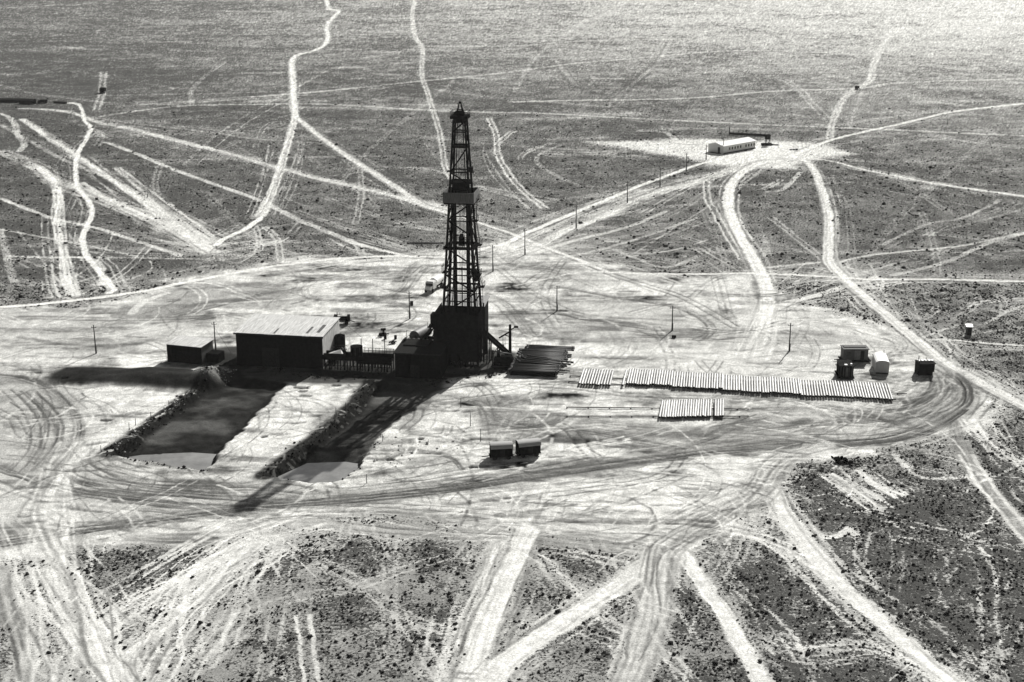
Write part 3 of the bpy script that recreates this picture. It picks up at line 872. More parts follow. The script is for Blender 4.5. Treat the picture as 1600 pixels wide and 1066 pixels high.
# --- oil-blackened soil round the rig, painted also to blacken rig and shed shadows
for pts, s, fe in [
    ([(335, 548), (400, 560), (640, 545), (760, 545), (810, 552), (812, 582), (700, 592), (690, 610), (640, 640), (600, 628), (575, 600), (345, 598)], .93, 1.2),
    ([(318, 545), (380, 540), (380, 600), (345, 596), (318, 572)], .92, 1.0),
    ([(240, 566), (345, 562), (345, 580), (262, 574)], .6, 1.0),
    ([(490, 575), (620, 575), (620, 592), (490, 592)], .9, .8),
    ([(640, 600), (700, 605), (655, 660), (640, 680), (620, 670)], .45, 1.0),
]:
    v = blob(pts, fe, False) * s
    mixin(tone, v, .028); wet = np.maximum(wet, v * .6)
# --- reserve pits, dug down and lined with spoil
PIT1 = [(169, 709), (240, 722), (321, 735), (347, 700), (385, 665), (418, 632), (448, 600), (400, 590), (341, 589), (290, 622), (225, 672)]
PIT2 = [(414, 744), (470, 752), (526, 752), (562, 728), (577, 704), (602, 670), (640, 640), (655, 615), (640, 600), (581, 597), (548, 640), (500, 680)]
for pit, seed in ((PIT1, 5), (PIT2, 6)):
    pts = [gp(*p) for p in pit]
    xs = [p[0] for p in pts]; ys = [p[1] for p in pts]
    win = window(min(xs) - 12, max(xs) + 12, min(ys) - 12, max(ys) + 12)
    gx = X[win] + wx[win] * 1.6; gy = Y[win] + wy[win] * 1.6
    sd = poly_sdf(pts, gx, gy)
    rough = fbm(X[win], Y[win], 2.2, seed * 13, 4) - .5
    far_t = sstep(min(ys), max(ys), Y[win])
    depth = 2.0 - 1.2 * sstep(.06, .24, far_t + .15 * (fbm(X[win], Y[win], 8, seed + 9, 3) - .5)) + .5 * (fbm(X[win], Y[win], 7, seed, 3) - .5)
    inside = sstep(.3, -1.9, sd + rough * 1.2)
    hgt[win] -= inside * depth
    berm = np.exp(-((sd - 1.0) / .9) ** 2) * (.35 + .9 * rough)
    hgt[win] += np.clip(berm, 0, 1) * .12
    hgt[win] += sstep(0, -2, sd) * (.30 * (fbm(X[win], Y[win], 2.6, seed + 31, 3) - .5) + .3 * (streak[win] - .5))
    v = sstep(.35, -.35, sd + rough * .8)
    t = (.024 if seed == 5 else .036) + .07 * sstep(.48, .72, fbm(X[win] / 1.6, Y[win], 7, seed + 3, 4)) + .02 * (grain[win] - .5)
    tone[win] = tone[win] * (1 - v) + v * t
    veg[win] *= (1 - v)
    wet[win] = np.maximum(wet[win], v * .8)
    # tarry clods thrown up along the left bank
    lb = stroke([np.array(p) for p in ([gp(169, 709), gp(225, 672), gp(290, 622), gp(345, 585)] if seed == 5 else [gp(414, 744), gp(500, 680), gp(548, 640), gp(581, 597)])], 2.0, .4)
    mixin(tone, lb * .98, .014 + .07 * (fbm(X, Y, .8, 78, 2) > .75))
    hgt += lb * .22 * np.clip(fbm(X, Y, 1.3, 77, 2) * 1.6 - .5, 0, 1)
# --- long spoil bank left of the pits, its end turned up in a heap
bank = stroke(smooth_line([gp(126, 586), gp(180, 589), (gp(250, 590)), gp(318, 594)]), 4.0, .75)
core = stroke(smooth_line([gp(118, 586), gp(180, 588), (gp(250, 592)), gp(318, 597)]), 5.4, .25)
hgt += 1.7 * bank * (.75 + .35 * blot) * np.clip((X - gp(115, 588)[0]) / 14, .25, 1)
mixin(tone, core * .97, .016)  # dark soil, taken near-black to paint the bank's shaded front and shadow
heap = stroke([np.array(gp(340, 580)), np.array(gp(326, 594))], 2.2, .95)
hgt += .9 * heap * (.7 + .5 * blot)
mixin(tone, heap * .6, .30 + .3 * (grain - .5))
for (a, b, c) in (((160, 657), (172, 657), .9), ((55, 582), (62, 583), .7), ((98, 592), (102, 592), .9), ((460, 605), (480, 606), .9), ((468, 611), (478, 611), .8), ((409, 682), (413, 682), .9),
                  ((520, 602), (530, 602), .9), ((655, 686), (657, 686), .9), ((735, 730), (742, 731), .8), ((605, 718), (612, 718), .8), ((470, 618), (485, 619), .8)):
    v = stroke([np.array(gp(*a)), np.array(gp(*b))], c * .5, .4)
    mixin(tone, v * .95, .02); hgt -= v * .35

near_f = sstep(420, 160, Y)
hgt += (grain - .5) * .12 * near_f
# long thin scrapes, hose marks and single passes of a tyre over the whole pad and its margins
padlim = (pad * (wet < .25)).astype(np.float32); drylim = ((wet < .25) * (1 - np.clip(core * 2, 0, 1))).astype(np.float32)
padlim *= drylim
rp_ = random.Random(2024)
for k in range(900):
    px, py = rp_.uniform(-30, 1560), rp_.uniform(385, 850)
    x, y = gp(px, py)
    L = rp_.uniform(6, 45)
    a = rp_.gauss(0, .5) if rp_.random() < .75 else rp_.uniform(-1.5, 1.5)
    cv = rp_.gauss(0, .018)
    Q = []
    for q in range(9):
        Q.append(np.array([x, y])); x += L / 8 * math.cos(a); y += L / 8 * math.sin(a); a += cv * L / 8 * 3
    dark = rp_.random() < .68
    thin(Q, rp_.uniform(.08, .3), .10 if dark else .78, rp_.uniform(.25, .95), 1.7 if rp_.random() < .4 else 0, grain, .7, .8, padlim if dark else drylim)
gn = RNG.standard_normal((NR, NC)).astype(np.float32) * (np.abs(COLT) < .56)[None, :]
tone *= np.exp((.10 + .15 * FARF) * gn * (wet < .3)).astype(np.float32)
veg += (.05 + .12 * FARF) * RNG.standard_normal((NR, NC)).astype(np.float32) * (veg > .08)
veg = np.clip(veg, 0, 1); tone = np.clip(tone, .012, .86)

Z = hgt
verts = np.stack([X, Y, Z], -1).reshape(-1, 3).astype(np.float32)
idx = np.arange(NR * NC, dtype=np.int32).reshape(NR, NC)
quads = np.stack([idx[:-1, :-1], idx[:-1, 1:], idx[1:, 1:], idx[1:, :-1]], -1)
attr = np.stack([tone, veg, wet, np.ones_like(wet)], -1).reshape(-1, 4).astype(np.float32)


def grid_object(name, vs, qs, at, m):
    me = bpy.data.meshes.new(name)
    nq = len(qs)
    me.vertices.add(len(vs)); me.vertices.foreach_set("co", vs.ravel())
    me.loops.add(nq * 4); me.loops.foreach_set("vertex_index", qs.ravel().astype(np.int32))
    me.polygons.add(nq)
    me.polygons.foreach_set("loop_start", np.arange(0, nq * 4, 4, dtype=np.int32))
    me.polygons.foreach_set("use_smooth", np.ones(nq, bool))
    me.update(calc_edges=True)
    if at is not None:
        ca = me.color_attributes.new("soil", 'FLOAT_COLOR', 'POINT')
        ca.data.foreach_set("color", at.ravel())
    me.materials.append(m)
    o = bpy.data.objects.new(name, me)
    COL.objects.link(o)
    return o


def ground_material():
    m = bpy.data.materials.new("steppe_soil")
    m.use_nodes = True
    n, l = m.node_tree.nodes, m.node_tree.links
    p = n["Principled BSDF"]
    at = n.new("ShaderNodeAttribute"); at.attribute_name = "soil"
    sep = n.new("ShaderNodeSeparateColor")
    l.new(at.outputs["Color"], sep.inputs[0])
    geo = n.new("ShaderNodeNewGeometry")

    def noise(scale, detail, rough=.6, stretch=None, off=0.0):
        mp = n.new("ShaderNodeMapping")
        mp.inputs["Location"].default_value = (off, off * .7, 0)
        mp.inputs["Scale"].default_value = stretch or (1, 1, 1)
        l.new(geo.outputs["Position"], mp.inputs[0])
        z = n.new("ShaderNodeTexNoise")
        z.inputs["Scale"].default_value = scale
        z.inputs["Detail"].default_value = detail
        z.inputs["Roughness"].default_value = rough
        l.new(mp.outputs[0], z.inputs["Vector"])
        return z.outputs["Fac"]

    def math_(op, a, b=None, c=None, clamp=False):
        q = n.new("ShaderNodeMath"); q.operation = op; q.use_clamp = clamp
        for i, v in enumerate((a, b, c)):
            if v is None: continue
            if isinstance(v, (int, float)): q.inputs[i].default_value = v
            else: l.new(v, q.inputs[i])
        return q.outputs[0]

    def remap(v, a, b, c, d):
        q = n.new("ShaderNodeMapRange"); q.interpolation_type = 'SMOOTHSTEP'
        l.new(v, q.inputs[0])
        for i, k in enumerate((a, b, c, d)):
            if isinstance(k, (int, float)): q.inputs[i + 1].default_value = k
            else: l.new(k, q.inputs[i + 1])
        return q.outputs[0]

    fine = noise(2.1, 4, .68)
    midn = noise(0.42, 4, .65, None, 40)
    coarse = noise(0.09, 4, .6, None, 90)
    dust = noise(3.5, 5, .7, None, 7)
    # scrub: fine clumps, denser where the field says so
    f = math_('ADD', math_('MULTIPLY', fine, .72), math_('MULTIPLY', midn, .28))
    f = math_('ADD', f, math_('MULTIPLY', math_('SUBTRACT', coarse, .5), .18))
    f = math_('ADD', math_('MULTIPLY', math_('SUBTRACT', f, .5), 1.9), .5)
    thr = math_('SUBTRACT', .72, math_('MULTIPLY', sep.outputs[1], .36))
    fac = remap(f, math_('SUBTRACT', thr, .10), math_('ADD', thr, .10), 0.0, 1.0)
    fac = math_('MULTIPLY', fac, remap(sep.outputs[1], .02, .12, 0.0, 1.0))
    fac = math_('MULTIPLY', fac, .93)
    t = math_('MULTIPLY', sep.outputs[0], remap(dust, .25, .75, .66, 1.28))
    t = math_('MULTIPLY', t, remap(midn, .3, .7, .84, 1.14))
    mix = n.new("ShaderNodeMix"); mix.data_type = 'FLOAT'
    l.new(fac, mix.inputs[0]); l.new(t, mix.inputs[2]); l.new(math_('MULTIPLY', remap(dust, .3, .7, .6, 1.5), .048), mix.inputs[3])
    comb = n.new("ShaderNodeCombineColor")
    l.new(mix.outputs[0], comb.inputs[0]); l.new(mix.outputs[0], comb.inputs[1])
    l.new(math_('MULTIPLY', mix.outputs[0], .965), comb.inputs[2])
    l.new(comb.outputs[0], p.inputs["Base Color"])
    l.new(remap(sep.outputs[2], 0, 1, .95, .8), p.inputs["Roughness"])
    p.inputs["Specular IOR Level"].default_value = .0
    b = n.new("ShaderNodeBump"); b.inputs["Strength"].default_value = .5; b.inputs["Distance"].default_value = .22
    hh = math_('ADD', math_('MULTIPLY', dust, .45), math_('MULTIPLY', fac, .5))
    l.new(hh, b.inputs["Height"])
    l.new(b.outputs[0], p.inputs["Normal"])
    return m


GM = ground_material()
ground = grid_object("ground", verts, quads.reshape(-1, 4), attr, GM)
tag(ground, "dry steppe plain of pale dust and dark scrub", None, None, 'structure')
QR = ROADID[:-1, :-1]
for rid in range(1, len(road_names)):
    msk = QR == rid
    if msk.sum() < 8:
        continue
    q = quads[msk]
    u, inv = np.unique(q.ravel(), return_inverse=True)
    vs = verts[u].copy(); vs[:, 2] += .004
    o = grid_object(road_names[rid], vs, inv.reshape(-1, 4), attr[u], GM)
    tag(o, None, None, None, 'structure')

# liquid mud standing at the near end of each pit
mud = mat('liquid_drilling_mud', 0.20, 0.25, 0, .25, .25, bump=.02, spec=.5)
PONDS = [([(169, 709), (240, 722), (321, 735), (338, 712), (345, 700), (300, 697), (225, 700)], -1.22),
         ([(414, 744), (470, 752), (526, 752), (562, 728), (566, 716), (540, 712), (480, 714)], -1.15)]
for pit, zz in PONDS:
    pts = [gp(*p) for p in pit]
    o = MB()
    o.add([(x, y, zz) for x, y in pts], [tuple(range(len(pts)))])
    w = o.build("sludge_pond", mud)
    tag(w, None, None, None, 'structure')

# ------------------------------------------------------------------ low saltbush over the near steppe
def lumps(name, pts, rmin, rmax, m, seed):
    """angular clods heaped on the ground, one mesh"""
    g = np.random.default_rng(seed)
    mb = MB()
    ico = [(0, 0, 1), (.9, 0, .3), (.28, .85, .35), (-.72, .53, .3), (-.72, -.53, .35), (.28, -.85, .3), (0, 0, -.6)]
    fs = [(0, 1, 2), (0, 2, 3), (0, 3, 4), (0, 4, 5), (0, 5, 1), (6, 2, 1), (6, 3, 2), (6, 4, 3), (6, 5, 4), (6, 1, 5)]
    for (x, y) in pts:
        r = float(np.clip(g.lognormal(math.log(rmin), .5), rmin * .5, rmax))
        j = min(NR - 1, int(np.searchsorted(ROW, y))); i = min(NC - 1, int(np.searchsorted(COLT, x / y)))
        z = float(Z[j, i]); c, s = math.cos(x * 7), math.sin(x * 7)
        vs = []
        for a, b, h in ico:
            a, b = a * g.uniform(.6, 1.3) * r, b * g.uniform(.6, 1.3) * r
            vs.append((x + a * c - b * s, y + a * s + b * c, z + .1 * r + h * r * g.uniform(.6, 1.1)))
        mb.add(vs, fs)
    return mb.build(name, m)


def along(pxs, n, spread, seed):
    g = np.random.default_rng(seed)
    P = [np.array(gp(*p)) for p in pxs]
    seg = [np.hypot(*(b - a)) for a, b in zip(P[:-1], P[1:])]
    out = []
    for k in range(n):
        t = g.uniform(0, sum(seg)); i = 0
        while i < len(seg) - 1 and t > seg[i]:
            t -= seg[i]; i += 1
        p = P[i] + (P[i + 1] - P[i]) * min(1, t / seg[i])
        out.append((p[0] + g.normal(0, spread), p[1] + g.normal(0, spread)))
    return out


tarry = mat('tarry_clods', .02, .95, 0, .6, 3, bump=.4, spec=0)
pale = mat('dry_clods', .42, .95, 0, .3, 3, bump=.4, spec=0)
for nm, pts, a_, b_, m_, lb_ in (
        ("spoil_rubble", along([(169, 709), (225, 672), (290, 622), (345, 585)], 260, .9, 1) + along([(169, 712), (240, 724), (321, 737)], 60, .4, 2), .15, .5, tarry, "black tarry clods along the left pit's rim"),
        ("spoil_rubble", along([(414, 744), (500, 680), (548, 640), (581, 597)], 240, .8, 3) + along([(430, 746), (526, 754), (562, 730), (600, 676)], 50, .4, 4), .15, .5, tarry, "black tarry clods along the right pit's rim"),
        ("earth_clods", along([(322, 598), (340, 578), (352, 596)], 130, 1.4, 5) + along([(169, 704), (225, 667), (290, 617)], 90, .9, 6) + along([(590, 720), (640, 700), (700, 690)], 60, 2.5, 8), .14, .4, pale, "pale dry clods scattered about the pit edges"),
        ("rubble", along([(660, 600), (740, 585), (800, 580)], 140, 1.6, 7) + along([(400, 575), (480, 590), (600, 588)], 120, 1.2, 9) + along([(318, 560), (370, 570)], 60, 1.2, 10), .16, .6, tarry, "black rubble at the foot of the rig and sheds")):
    tag(lumps(nm, pts, a_, b_, m_, len(pts)), lb_, "rubble", None, 'stuff')

N, N2 = 240000, 150000
dd = np.concatenate([RNG.uniform(148 ** 2, 345 ** 2, N) ** .5, RNG.uniform(300 ** 2, 700 ** 2, N2) ** .5])
farb = np.arange(N + N2) >= N
N = N + N2
xx = RNG.uniform(-.56, .56, N) * dd
jj = np.clip(np.searchsorted(ROW, dd), 0, NR - 1)
ii = np.clip(np.searchsorted(COLT, xx / dd), 0, NC - 1)
dens = veg[jj, ii]
cl = fbm(xx, dd, 1.5, 301, 3)
keep = (RNG.random(N) < np.clip((dens - .12) * 1.6, 0, 1) * np.clip((cl - .36) * 4, .10, 1)) & (dens > .15)
keep &= ~farb | (RNG.random(N) < sstep(760, 380, dd) * .55)
xx, dd, zz, farb = xx[keep], dd[keep], Z[jj, ii][keep], farb[keep]
K = len(xx)
nseg = 6
ang = np.arange(nseg) / nseg * 2 * np.pi
r = np.clip(np.exp(RNG.normal(-2.0, .42, K)), .06, .45) * np.where(farb, 1.7, 1.0)
hh = r * RNG.uniform(.6, 1.1, K)
jit = RNG.uniform(.55, 1.35, (K, nseg, 2))
jh = RNG.uniform(.5, 1.2, (K, nseg))
base = np.stack([xx[:, None] + np.cos(ang) * r[:, None] * jit[..., 0], dd[:, None] + np.sin(ang) * r[:, None] * jit[..., 0], np.repeat(zz[:, None] - .08, nseg, 1)], -1)
ring = np.stack([xx[:, None] + np.cos(ang + .4) * r[:, None] * .72 * jit[..., 1], dd[:, None] + np.sin(ang + .4) * r[:, None] * .72 * jit[..., 1], zz[:, None] + hh[:, None] * .75 * jh], -1)
top = np.stack([xx, dd, zz + hh * RNG.uniform(.6, 1.0, K)], -1)[:, None, :]
V = np.concatenate([base, ring, top], 1).reshape(-1, 3).astype(np.float32)
st = (np.arange(K) * (2 * nseg + 1))[:, None, None]
k = np.arange(nseg); k1 = (k + 1) % nseg
t1 = np.stack([k, k1, nseg + k1], -1); t2 = np.stack([k, nseg + k1, nseg + k], -1)
t3 = np.stack([nseg + k, nseg + k1, np.full(nseg, 2 * nseg)], -1)
T = (np.concatenate([t1, t2, t3], 0)[None] + st).reshape(-1, 3).astype(np.int32)
me = bpy.data.meshes.new("saltbush")
me.vertices.add(len(V)); me.vertices.foreach_set("co", V.ravel())
me.loops.add(len(T) * 3); me.loops.foreach_set("vertex_index", T.ravel())
me.polygons.add(len(T)); me.polygons.foreach_set("loop_start", np.arange(0, len(T) * 3, 3, dtype=np.int32))
me.update(calc_edges=True)
me.materials.append(mat('saltbush_leaves', .045, .95, 0, .5, 2.5, bump=.5, spec=0))
so = bpy.data.objects.new("saltbush", me)
COL.objects.link(so)
tag(so, "low dark saltbush clumps scattered over the steppe", "scrub", None, 'stuff')

# ------------------------------------------------------------------ drilling rig
RX, RY = gp(723, 563)
rig = thing("oil_derrick", "tall black lattice oil derrick standing on its boxed-in base", "oil derrick", RX, RY, YAW)
ZF = 8.0          # drill floor
ZT = 11.1         # top of the wind wall
zt_top = zy(186, RY)
B0, B1 = 3.5, 1.15   # half widths of the tower at the floor and at the crown


def hw(z):
    return B0 + (B1 - B0) * (z - ZF) / (zt_top - ZF)


def corner(sx, sy, z):
    w = hw(z)
    return (sx * w, sy * w, z)


for sx in (-1, 1):
    for sy in (-1, 1):
        m = MB()
        # each leg: two chords laced together
        zs = np.linspace(ZF, zt_top, 19)
        m.tube(corner(sx, sy, ZF), corner(sx, sy, zt_top), .27, .2, n=8)
        cc = [Vector(corner(sx, sy, z)) for z in (ZF, zt_top)]
        m.tube(cc[0] - Vector((sx * .75, 0, 0)), cc[1] - Vector((sx * .45, 0, 0)), .09, n=6)
        for a_, b_ in zip(zs[:-1], zs[1:]):
            f_ = (a_ - ZF) / (zt_top - ZF)
            g_ = (b_ - ZF) / (zt_top - ZF)
            m.bar(cc[0].lerp(cc[1], f_), (cc[0] - Vector((sx * .75, 0, 0))).lerp(cc[1] - Vector((sx * .45, 0, 0)), g_), .06)
        m.build("leg", 'black', rig)
levels = [zy(p, RY) for p in (465, 449, 425, 416, 384, 342, 284, 267, 228, 205)]
for z, w in zip(levels, (.2, .36, .2, .22, .5, .2, .44, .22, .40, .24)):
    m = MB()
    c = [corner(a, b, z) for a, b in ((-1, -1), (1, -1), (1, 1), (-1, 1))]
    for i in range(4):
        m.bar(c[i], c[(i + 1) % 4], w, w)
    m.build("girt", 'black', rig)


def diag(za, zb, sy, s=1, r=.16):
    MB().tube(corner(-s, sy, za), corner(s, sy, zb), r, n=6).build("diagonal_brace", 'black', rig)


for (a, b, s) in ((409, 384, 1), (364, 342, 1), (267, 230, -1), (485, 452, -1), (340, 316, -1), (449, 425, 1), (205, 188, -1), (284, 268, 1)):
    za, zb = zy(a, RY), zy(b, RY)
    diag(zb, za, -1, s)
for (a, b, s) in ((425, 384, 1), (384, 342, -1), (342, 314, 1), (267, 228, 1), (228, 205, -1)):
    za, zb = zy(a, RY), zy(b, RY)
    for sx in (-1, 1):
        MB().tube(corner(sx, -s, za), corner(sx, s, zb), .12, n=6).build("diagonal_brace", 'black', rig)
# racking (monkey) board with its canvas windbreak
zb0, zb1 = zy(313, RY), zy(297, RY)
m = MB()
wv = 3.1
for a, b in (((-wv, -wv), (wv, -wv)), ((wv, -wv), (wv, wv)), ((wv, wv), (-wv, wv)), ((-wv, wv), (-wv, -wv))):
    m.bar((a[0], a[1], (zb0 + zb1) / 2), (b[0], b[1], (zb0 + zb1) / 2), .1, zb1 - zb0)
m.build("windbreak_panel", 'grey', rig)
m = MB()
m.box(-wv + .1, -1.0, -wv + .1, wv - .1, zb0 - .25, zb0)
m.box(1.0, wv - .1, -wv + .1, wv - .1, zb0 - .25, zb0)
m.box(-1.0, 1.0, 1.4, wv - .1, zb0 - .26, zb0 - .01)
for k in range(7):
    m.bar((-wv, -wv + .5 + k * .9, zb0 - .35), (wv, -wv + .5 + k * .9, zb0 - .35), .12)
m.build("racking_board", 'black', rig)
m = MB()
m.box(-1.5, 1.5, -1.5, 1.5, zb1 + .15, zb1 + 1.5)
m.box(-1.8, 1.8, -1.8, 1.8, zb1 + 1.5, zb1 + 1.7)
m.build("derrickman_cabin", 'black', rig)
# stands of drill pipe racked in the tower
for sx in (-1, 1):
    m = MB()
    for i in range(3):
        for j in range(5):
            x = sx * (1.15 + i * .13) + (.1 if sx > 0 else 0)
            yv = -1.2 + j * .5
            m.tube((x, yv, ZF + .1), (x * 1.0 + sx * .05, yv, zb0 - .4 + random.uniform(0, 1.2)), .10, n=6)
    m.build("pipe_stand", 'black', rig)
m = MB()
for j, x in enumerate((-.45, -.2, .1, .4, .62)):
    m.tube((x, .3, zt_top), (x * 1.0, .3, ZF + 2), .03, n=5)
m.tube((-.0, .3, ZF + 12), (0, .3, ZF + 1.5), .10, n=6)
m.build("drilling_line", 'black', rig)
m = MB()
zk = zy(380, RY)
m.box(-.55, .55, 0.0, .6, zk - .6, zk + 1.3)
m.tube((-.3, .3, zk + 1.2), (.3, .3, zk + 1.2), .7, n=14)
m.build("travelling_block", 'black', rig)
# mid landing with brackets
zm = zy(384, RY)
m = MB()
w = hw(zm)
m.box(-w - .6, w + .6, -w - .8, -w - .0, zm - .12, zm)
m.box(-w - .6, w + .6, w, w + .8, zm - .12, zm)
m.box(-w - .8, -w, -w, w, zm - .12, zm - .01)
m.box(w, w + .8, -w, w, zm - .12, zm - .01)
for s in (-1, 1):
    for k in np.linspace(-w, w, 7):
        m.bar((k, s * (w + .75), zm), (k, s * (w + .75), zm + 1.0), .06)
    m.bar((-w - .6, s * (w + .75), zm + 1.0), (w + .6, s * (w + .75), zm + 1.0), .07)
    m.bar((-w - .6, s * (w + .75), zm + .5), (w + .6, s * (w + .75), zm + .5), .05)
for k in np.linspace(-w, w, 5):
    m.bar((k, -w - .2, zm - 1.0), (k, -w - .7, zm), .08)
m.build("landing", 'black', rig)
# crown platform and gin-pole frame
zc = zy(183, RY)
m = MB()
m.box(-1.75, 1.75, -1.75, 1.75, zc - .2, zc + .35)
m.box(-1.2, 1.2, -1.2, 1.2, zc - 1.0, zc - .2)
for s in (-1, 1):
    for k in np.linspace(-1.7, 1.7, 5):
        m.bar((k, s * 1.7, zc + .35), (k, s * 1.7, zc + 1.2), .06)
        m.bar((s * 1.7, k, zc + .35), (s * 1.7, k, zc + 1.2), .06)
    m.bar((-1.7, s * 1.7, zc + 1.2), (1.7, s * 1.7, zc + 1.2), .07)
    m.bar((s * 1.7, -1.7, zc + 1.2), (s * 1.7, 1.7, zc + 1.2), .07)
m.build("crown_platform", 'black', rig)
m = MB()
ztip = zy(160, RY)
for sx in (-1, 1):
    for sy in (-1, 1):
        m.tube((sx * .75, sy * .7, zc + .3), (sx * .1, sy * .1, ztip), .12, .09, n=6)
m.box(-.25, .25, -.25, .25, ztip - .2, ztip + .15)
m.bar((-.4, -.4, zc + 1.6), (.4, -.4, zc + 1.6), .1)
m.build("gin_frame", 'black', rig)
m = MB()
for k in range(3):
    m.tube((-.7 + k * .5, -.7, zc + .75), (-.6 + k * .5, .7, zc + .75), .5, n=14)
m.build("crown_sheave", 'black', rig)
# ladders and landings on the right flank
m = MB()
zs = [ZF, zy(449, RY), zy(425, RY), zm, zy(342, RY), zb0]
for i, (a, b) in enumerate(zip(zs[:-1], zs[1:])):
    xa, xb = hw(a) + .55, hw(b) + .5
    ya, yb = (-1.6, 1.2) if i % 2 == 0 else (1.2, -1.6)
    for o in (0, .55):
        m.bar((xa + o, ya, a), (xb + o, yb, b), .1)
        m.bar((xa + o, ya, a + 1), (xb + o, yb, b + 1), .06)
    for k in range(12):
        t = k / 12
        x, yq, z = xa + (xb - xa) * t, ya + (yb - ya) * t, a + (b - a) * t
        m.bar((x, yq, z), (x + .55, yq, z), .07)
    m.box(xb - .3, xb + .9, yb - .9, yb + .9, b - .08, b + .02)
    for yy in (yb - .9, yb, yb + .9):
        m.bar((xb + .88, yy, b), (xb + .88, yy, b + 1.1), .06)
    m.bar((xb + .88, yb - .9, b + 1.1), (xb + .88, yb + .9, b + 1.1), .06)
m.build("ladder", 'black', rig)
for z, s in ((zy(425, RY), -1), (zy(449, RY), -1)):
    m = MB()
    w = hw(z)
    m.box(-w - 1.0, -w - .1, -1.4, .8, z - .1, z)
    for yy in (-1.4, -.3, .8):
        m.bar((-w - 1, yy, z), (-w - 1, yy, z + 1.6), .08)
    m.bar((-w - 1, -1.4, z + 1.2), (-w - 1, .8, z + 1.2), .08)
    m.build("side_platform", 'black', rig)
m = MB()
m.box(-hw(zy(267, RY)) - .9, -hw(zy(267, RY)), -1.2, .2, zy(267, RY) - .1, zy(267, RY) + .05)
m.build("side_platform", 'black', rig)
m = MB()
m.box(hw(zy(267, RY)), hw(zy(267, RY)) + .8, -1.2, .2, zy(267, RY) - .1, zy(267, RY) + .9)
m.build("side_platform", 'black', rig)
m = MB()
m.bar((2.9, -3.2, zy(416, RY)), (3.6, -2.6, zy(432, RY)), .9, 1.1)
m.bar((2.2, -3.3, zy(430, RY)), (3.4, -3.0, zy(414, RY)), .25, .25)
m.build("tong_counterweight", 'black', rig)
# wind wall round the floor, built of vertical sheets with battens
m = MB()
W0, W1, DY0, DY1 = -5.2, 4.1, -4.3, 4.4
m.box(W0, W1, DY0, DY0 + .12, ZF - .5, ZT)
m.box(W0, W1, DY1 - .12, DY1, ZF - .5, ZT - .6)
m.box(W0, W0 + .12, DY0 + .12, DY1 - .12, ZF - .5, ZT)
m.box(W1 - .12, W1, DY0 + .12, 1.0, ZF - .5, ZT)
m.box(-2.6, 2.0, DY0 + .0, DY0 + .1, ZT, ZT + .35)
for k in range(12):
    x = W0 + .2 + k * .82
    m.box(x, x + .1, DY0 - .06, DY0, ZF - .5, ZT + .05)
m.build("wind_wall", 'black', rig)
m = MB()
m.box(W0 + .15, W1 - .15, DY0 + .15, DY1 - .15, ZF - .45, ZF - .05)
m.build("drill_floor", 'dark', rig)
m = MB()
# substructure: posts, cross bracing and hung boards
for x in np.linspace(W0 + .2, W1 - .2, 5):
    for yv in (DY0 + .3, 0, DY1 - .3):
        m.bar((x, yv, -.1), (x, yv, ZF - .5), .35)
for yv in (DY0 + .3, DY1 - .3):
    xs = np.linspace(W0 + .2, W1 - .2, 5)
    for a, b in zip(xs[:-1], xs[1:]):
        m.bar((a, yv, .3), (b, yv, ZF - .7), .16); m.bar((b, yv, .3), (a, yv, ZF - .7), .16)
for x in (W0 + .2, W1 - .2):
    m.bar((x, DY0 + .3, .3), (x, DY1 - .3, ZF - .7), .16); m.bar((x, DY1 - .3, .3), (x, DY0 + .3, ZF - .7), .16)
for z in (.25, ZF - .7):
    for yv in (DY0 + .3, 0, DY1 - .3):
        m.bar((W0, yv, z), (W1, yv, z), .3)
m.build("substructure", 'black', rig)
m = MB()
m.box(W0 - .1, W1 - .3, DY0 - .16, DY0 - .07, 1.2, ZF - .4)
for k in range(9):
    m.box(W0 + k * 1.0, W0 + .12 + k * 1.0, DY0 - .22, DY0 - .16, 1.2, ZF - .4)
m.box(-3, -1.8, DY0 - .3, DY0 - .22, .2, 2.6)
for k in range(16):
    a_ = random.uniform(W0, W1)
    m.bar((a_, DY0 - .3, random.uniform(.2, 3)), (a_ + random.uniform(-1.2, 1.2), DY0 - random.uniform(.3, 1.6), random.uniform(0, .5)), random.uniform(.1, .3))
m.build("hung_sheeting", 'black', rig)
m = MB()
# stairs down the left side
for o in (0, .9):
    m.bar((W0 - .2, -3.6 + o, ZF - .2), (W0 - 5.6, -3.6 + o, .1), .12, .3)
    m.bar((W0 - .2, -3.6 + o, ZF + .9), (W0 - 5.6, -3.6 + o, 1.2), .07)
for k in range(16):
    t = k / 16
    m.box(W0 - .3 - 5.3 * t, W0 + .0 - 5.3 * t, -3.6, -2.7, ZF - .25 - 7.9 * t, ZF - .19 - 7.9 * t)
m.box(W0 - 1.4, W0, -3.8, -1.2, ZF - .1, ZF + .02)
for x in (W0 - 1.4, W0 - .7):
    m.bar((x, -3.8, ZF), (x, -3.8, ZF + 1.1), .08)
m.box(W0 - 1.3, W0 - .05, -1.2, 1.4, ZF - .3, ZF + 1.9)
m.build("staircase", 'black', rig)
m = MB()
for o in (-2.0, -.2):
    m.bar((W1 - .1, o, ZF + 1), (W1 - .1, o, .1), .14)
    m.bar((W1 + 1.2, o, ZF - .8), (W1 + 1.2, o, .1), .14)
for z in np.linspace(.6, ZF, 7):
    m.bar((W1 - .1, -2, z), (W1 + 1.2, -.2, z), .1)
    m.bar((W1 + 1.2, -2, z - .4), (W1 + 1.2, -.2, z - .4), .08)
m.tube((W1 + .6, -1.5, .2), (W1 + .6, -1.5, ZF + 5), .16, n=8)
m.tube((W1 + .9, -1.0, 2), (W1 + .9, -1.0, 6.5), .4, n=10)
m.build("standpipe_manifold", 'black', rig)

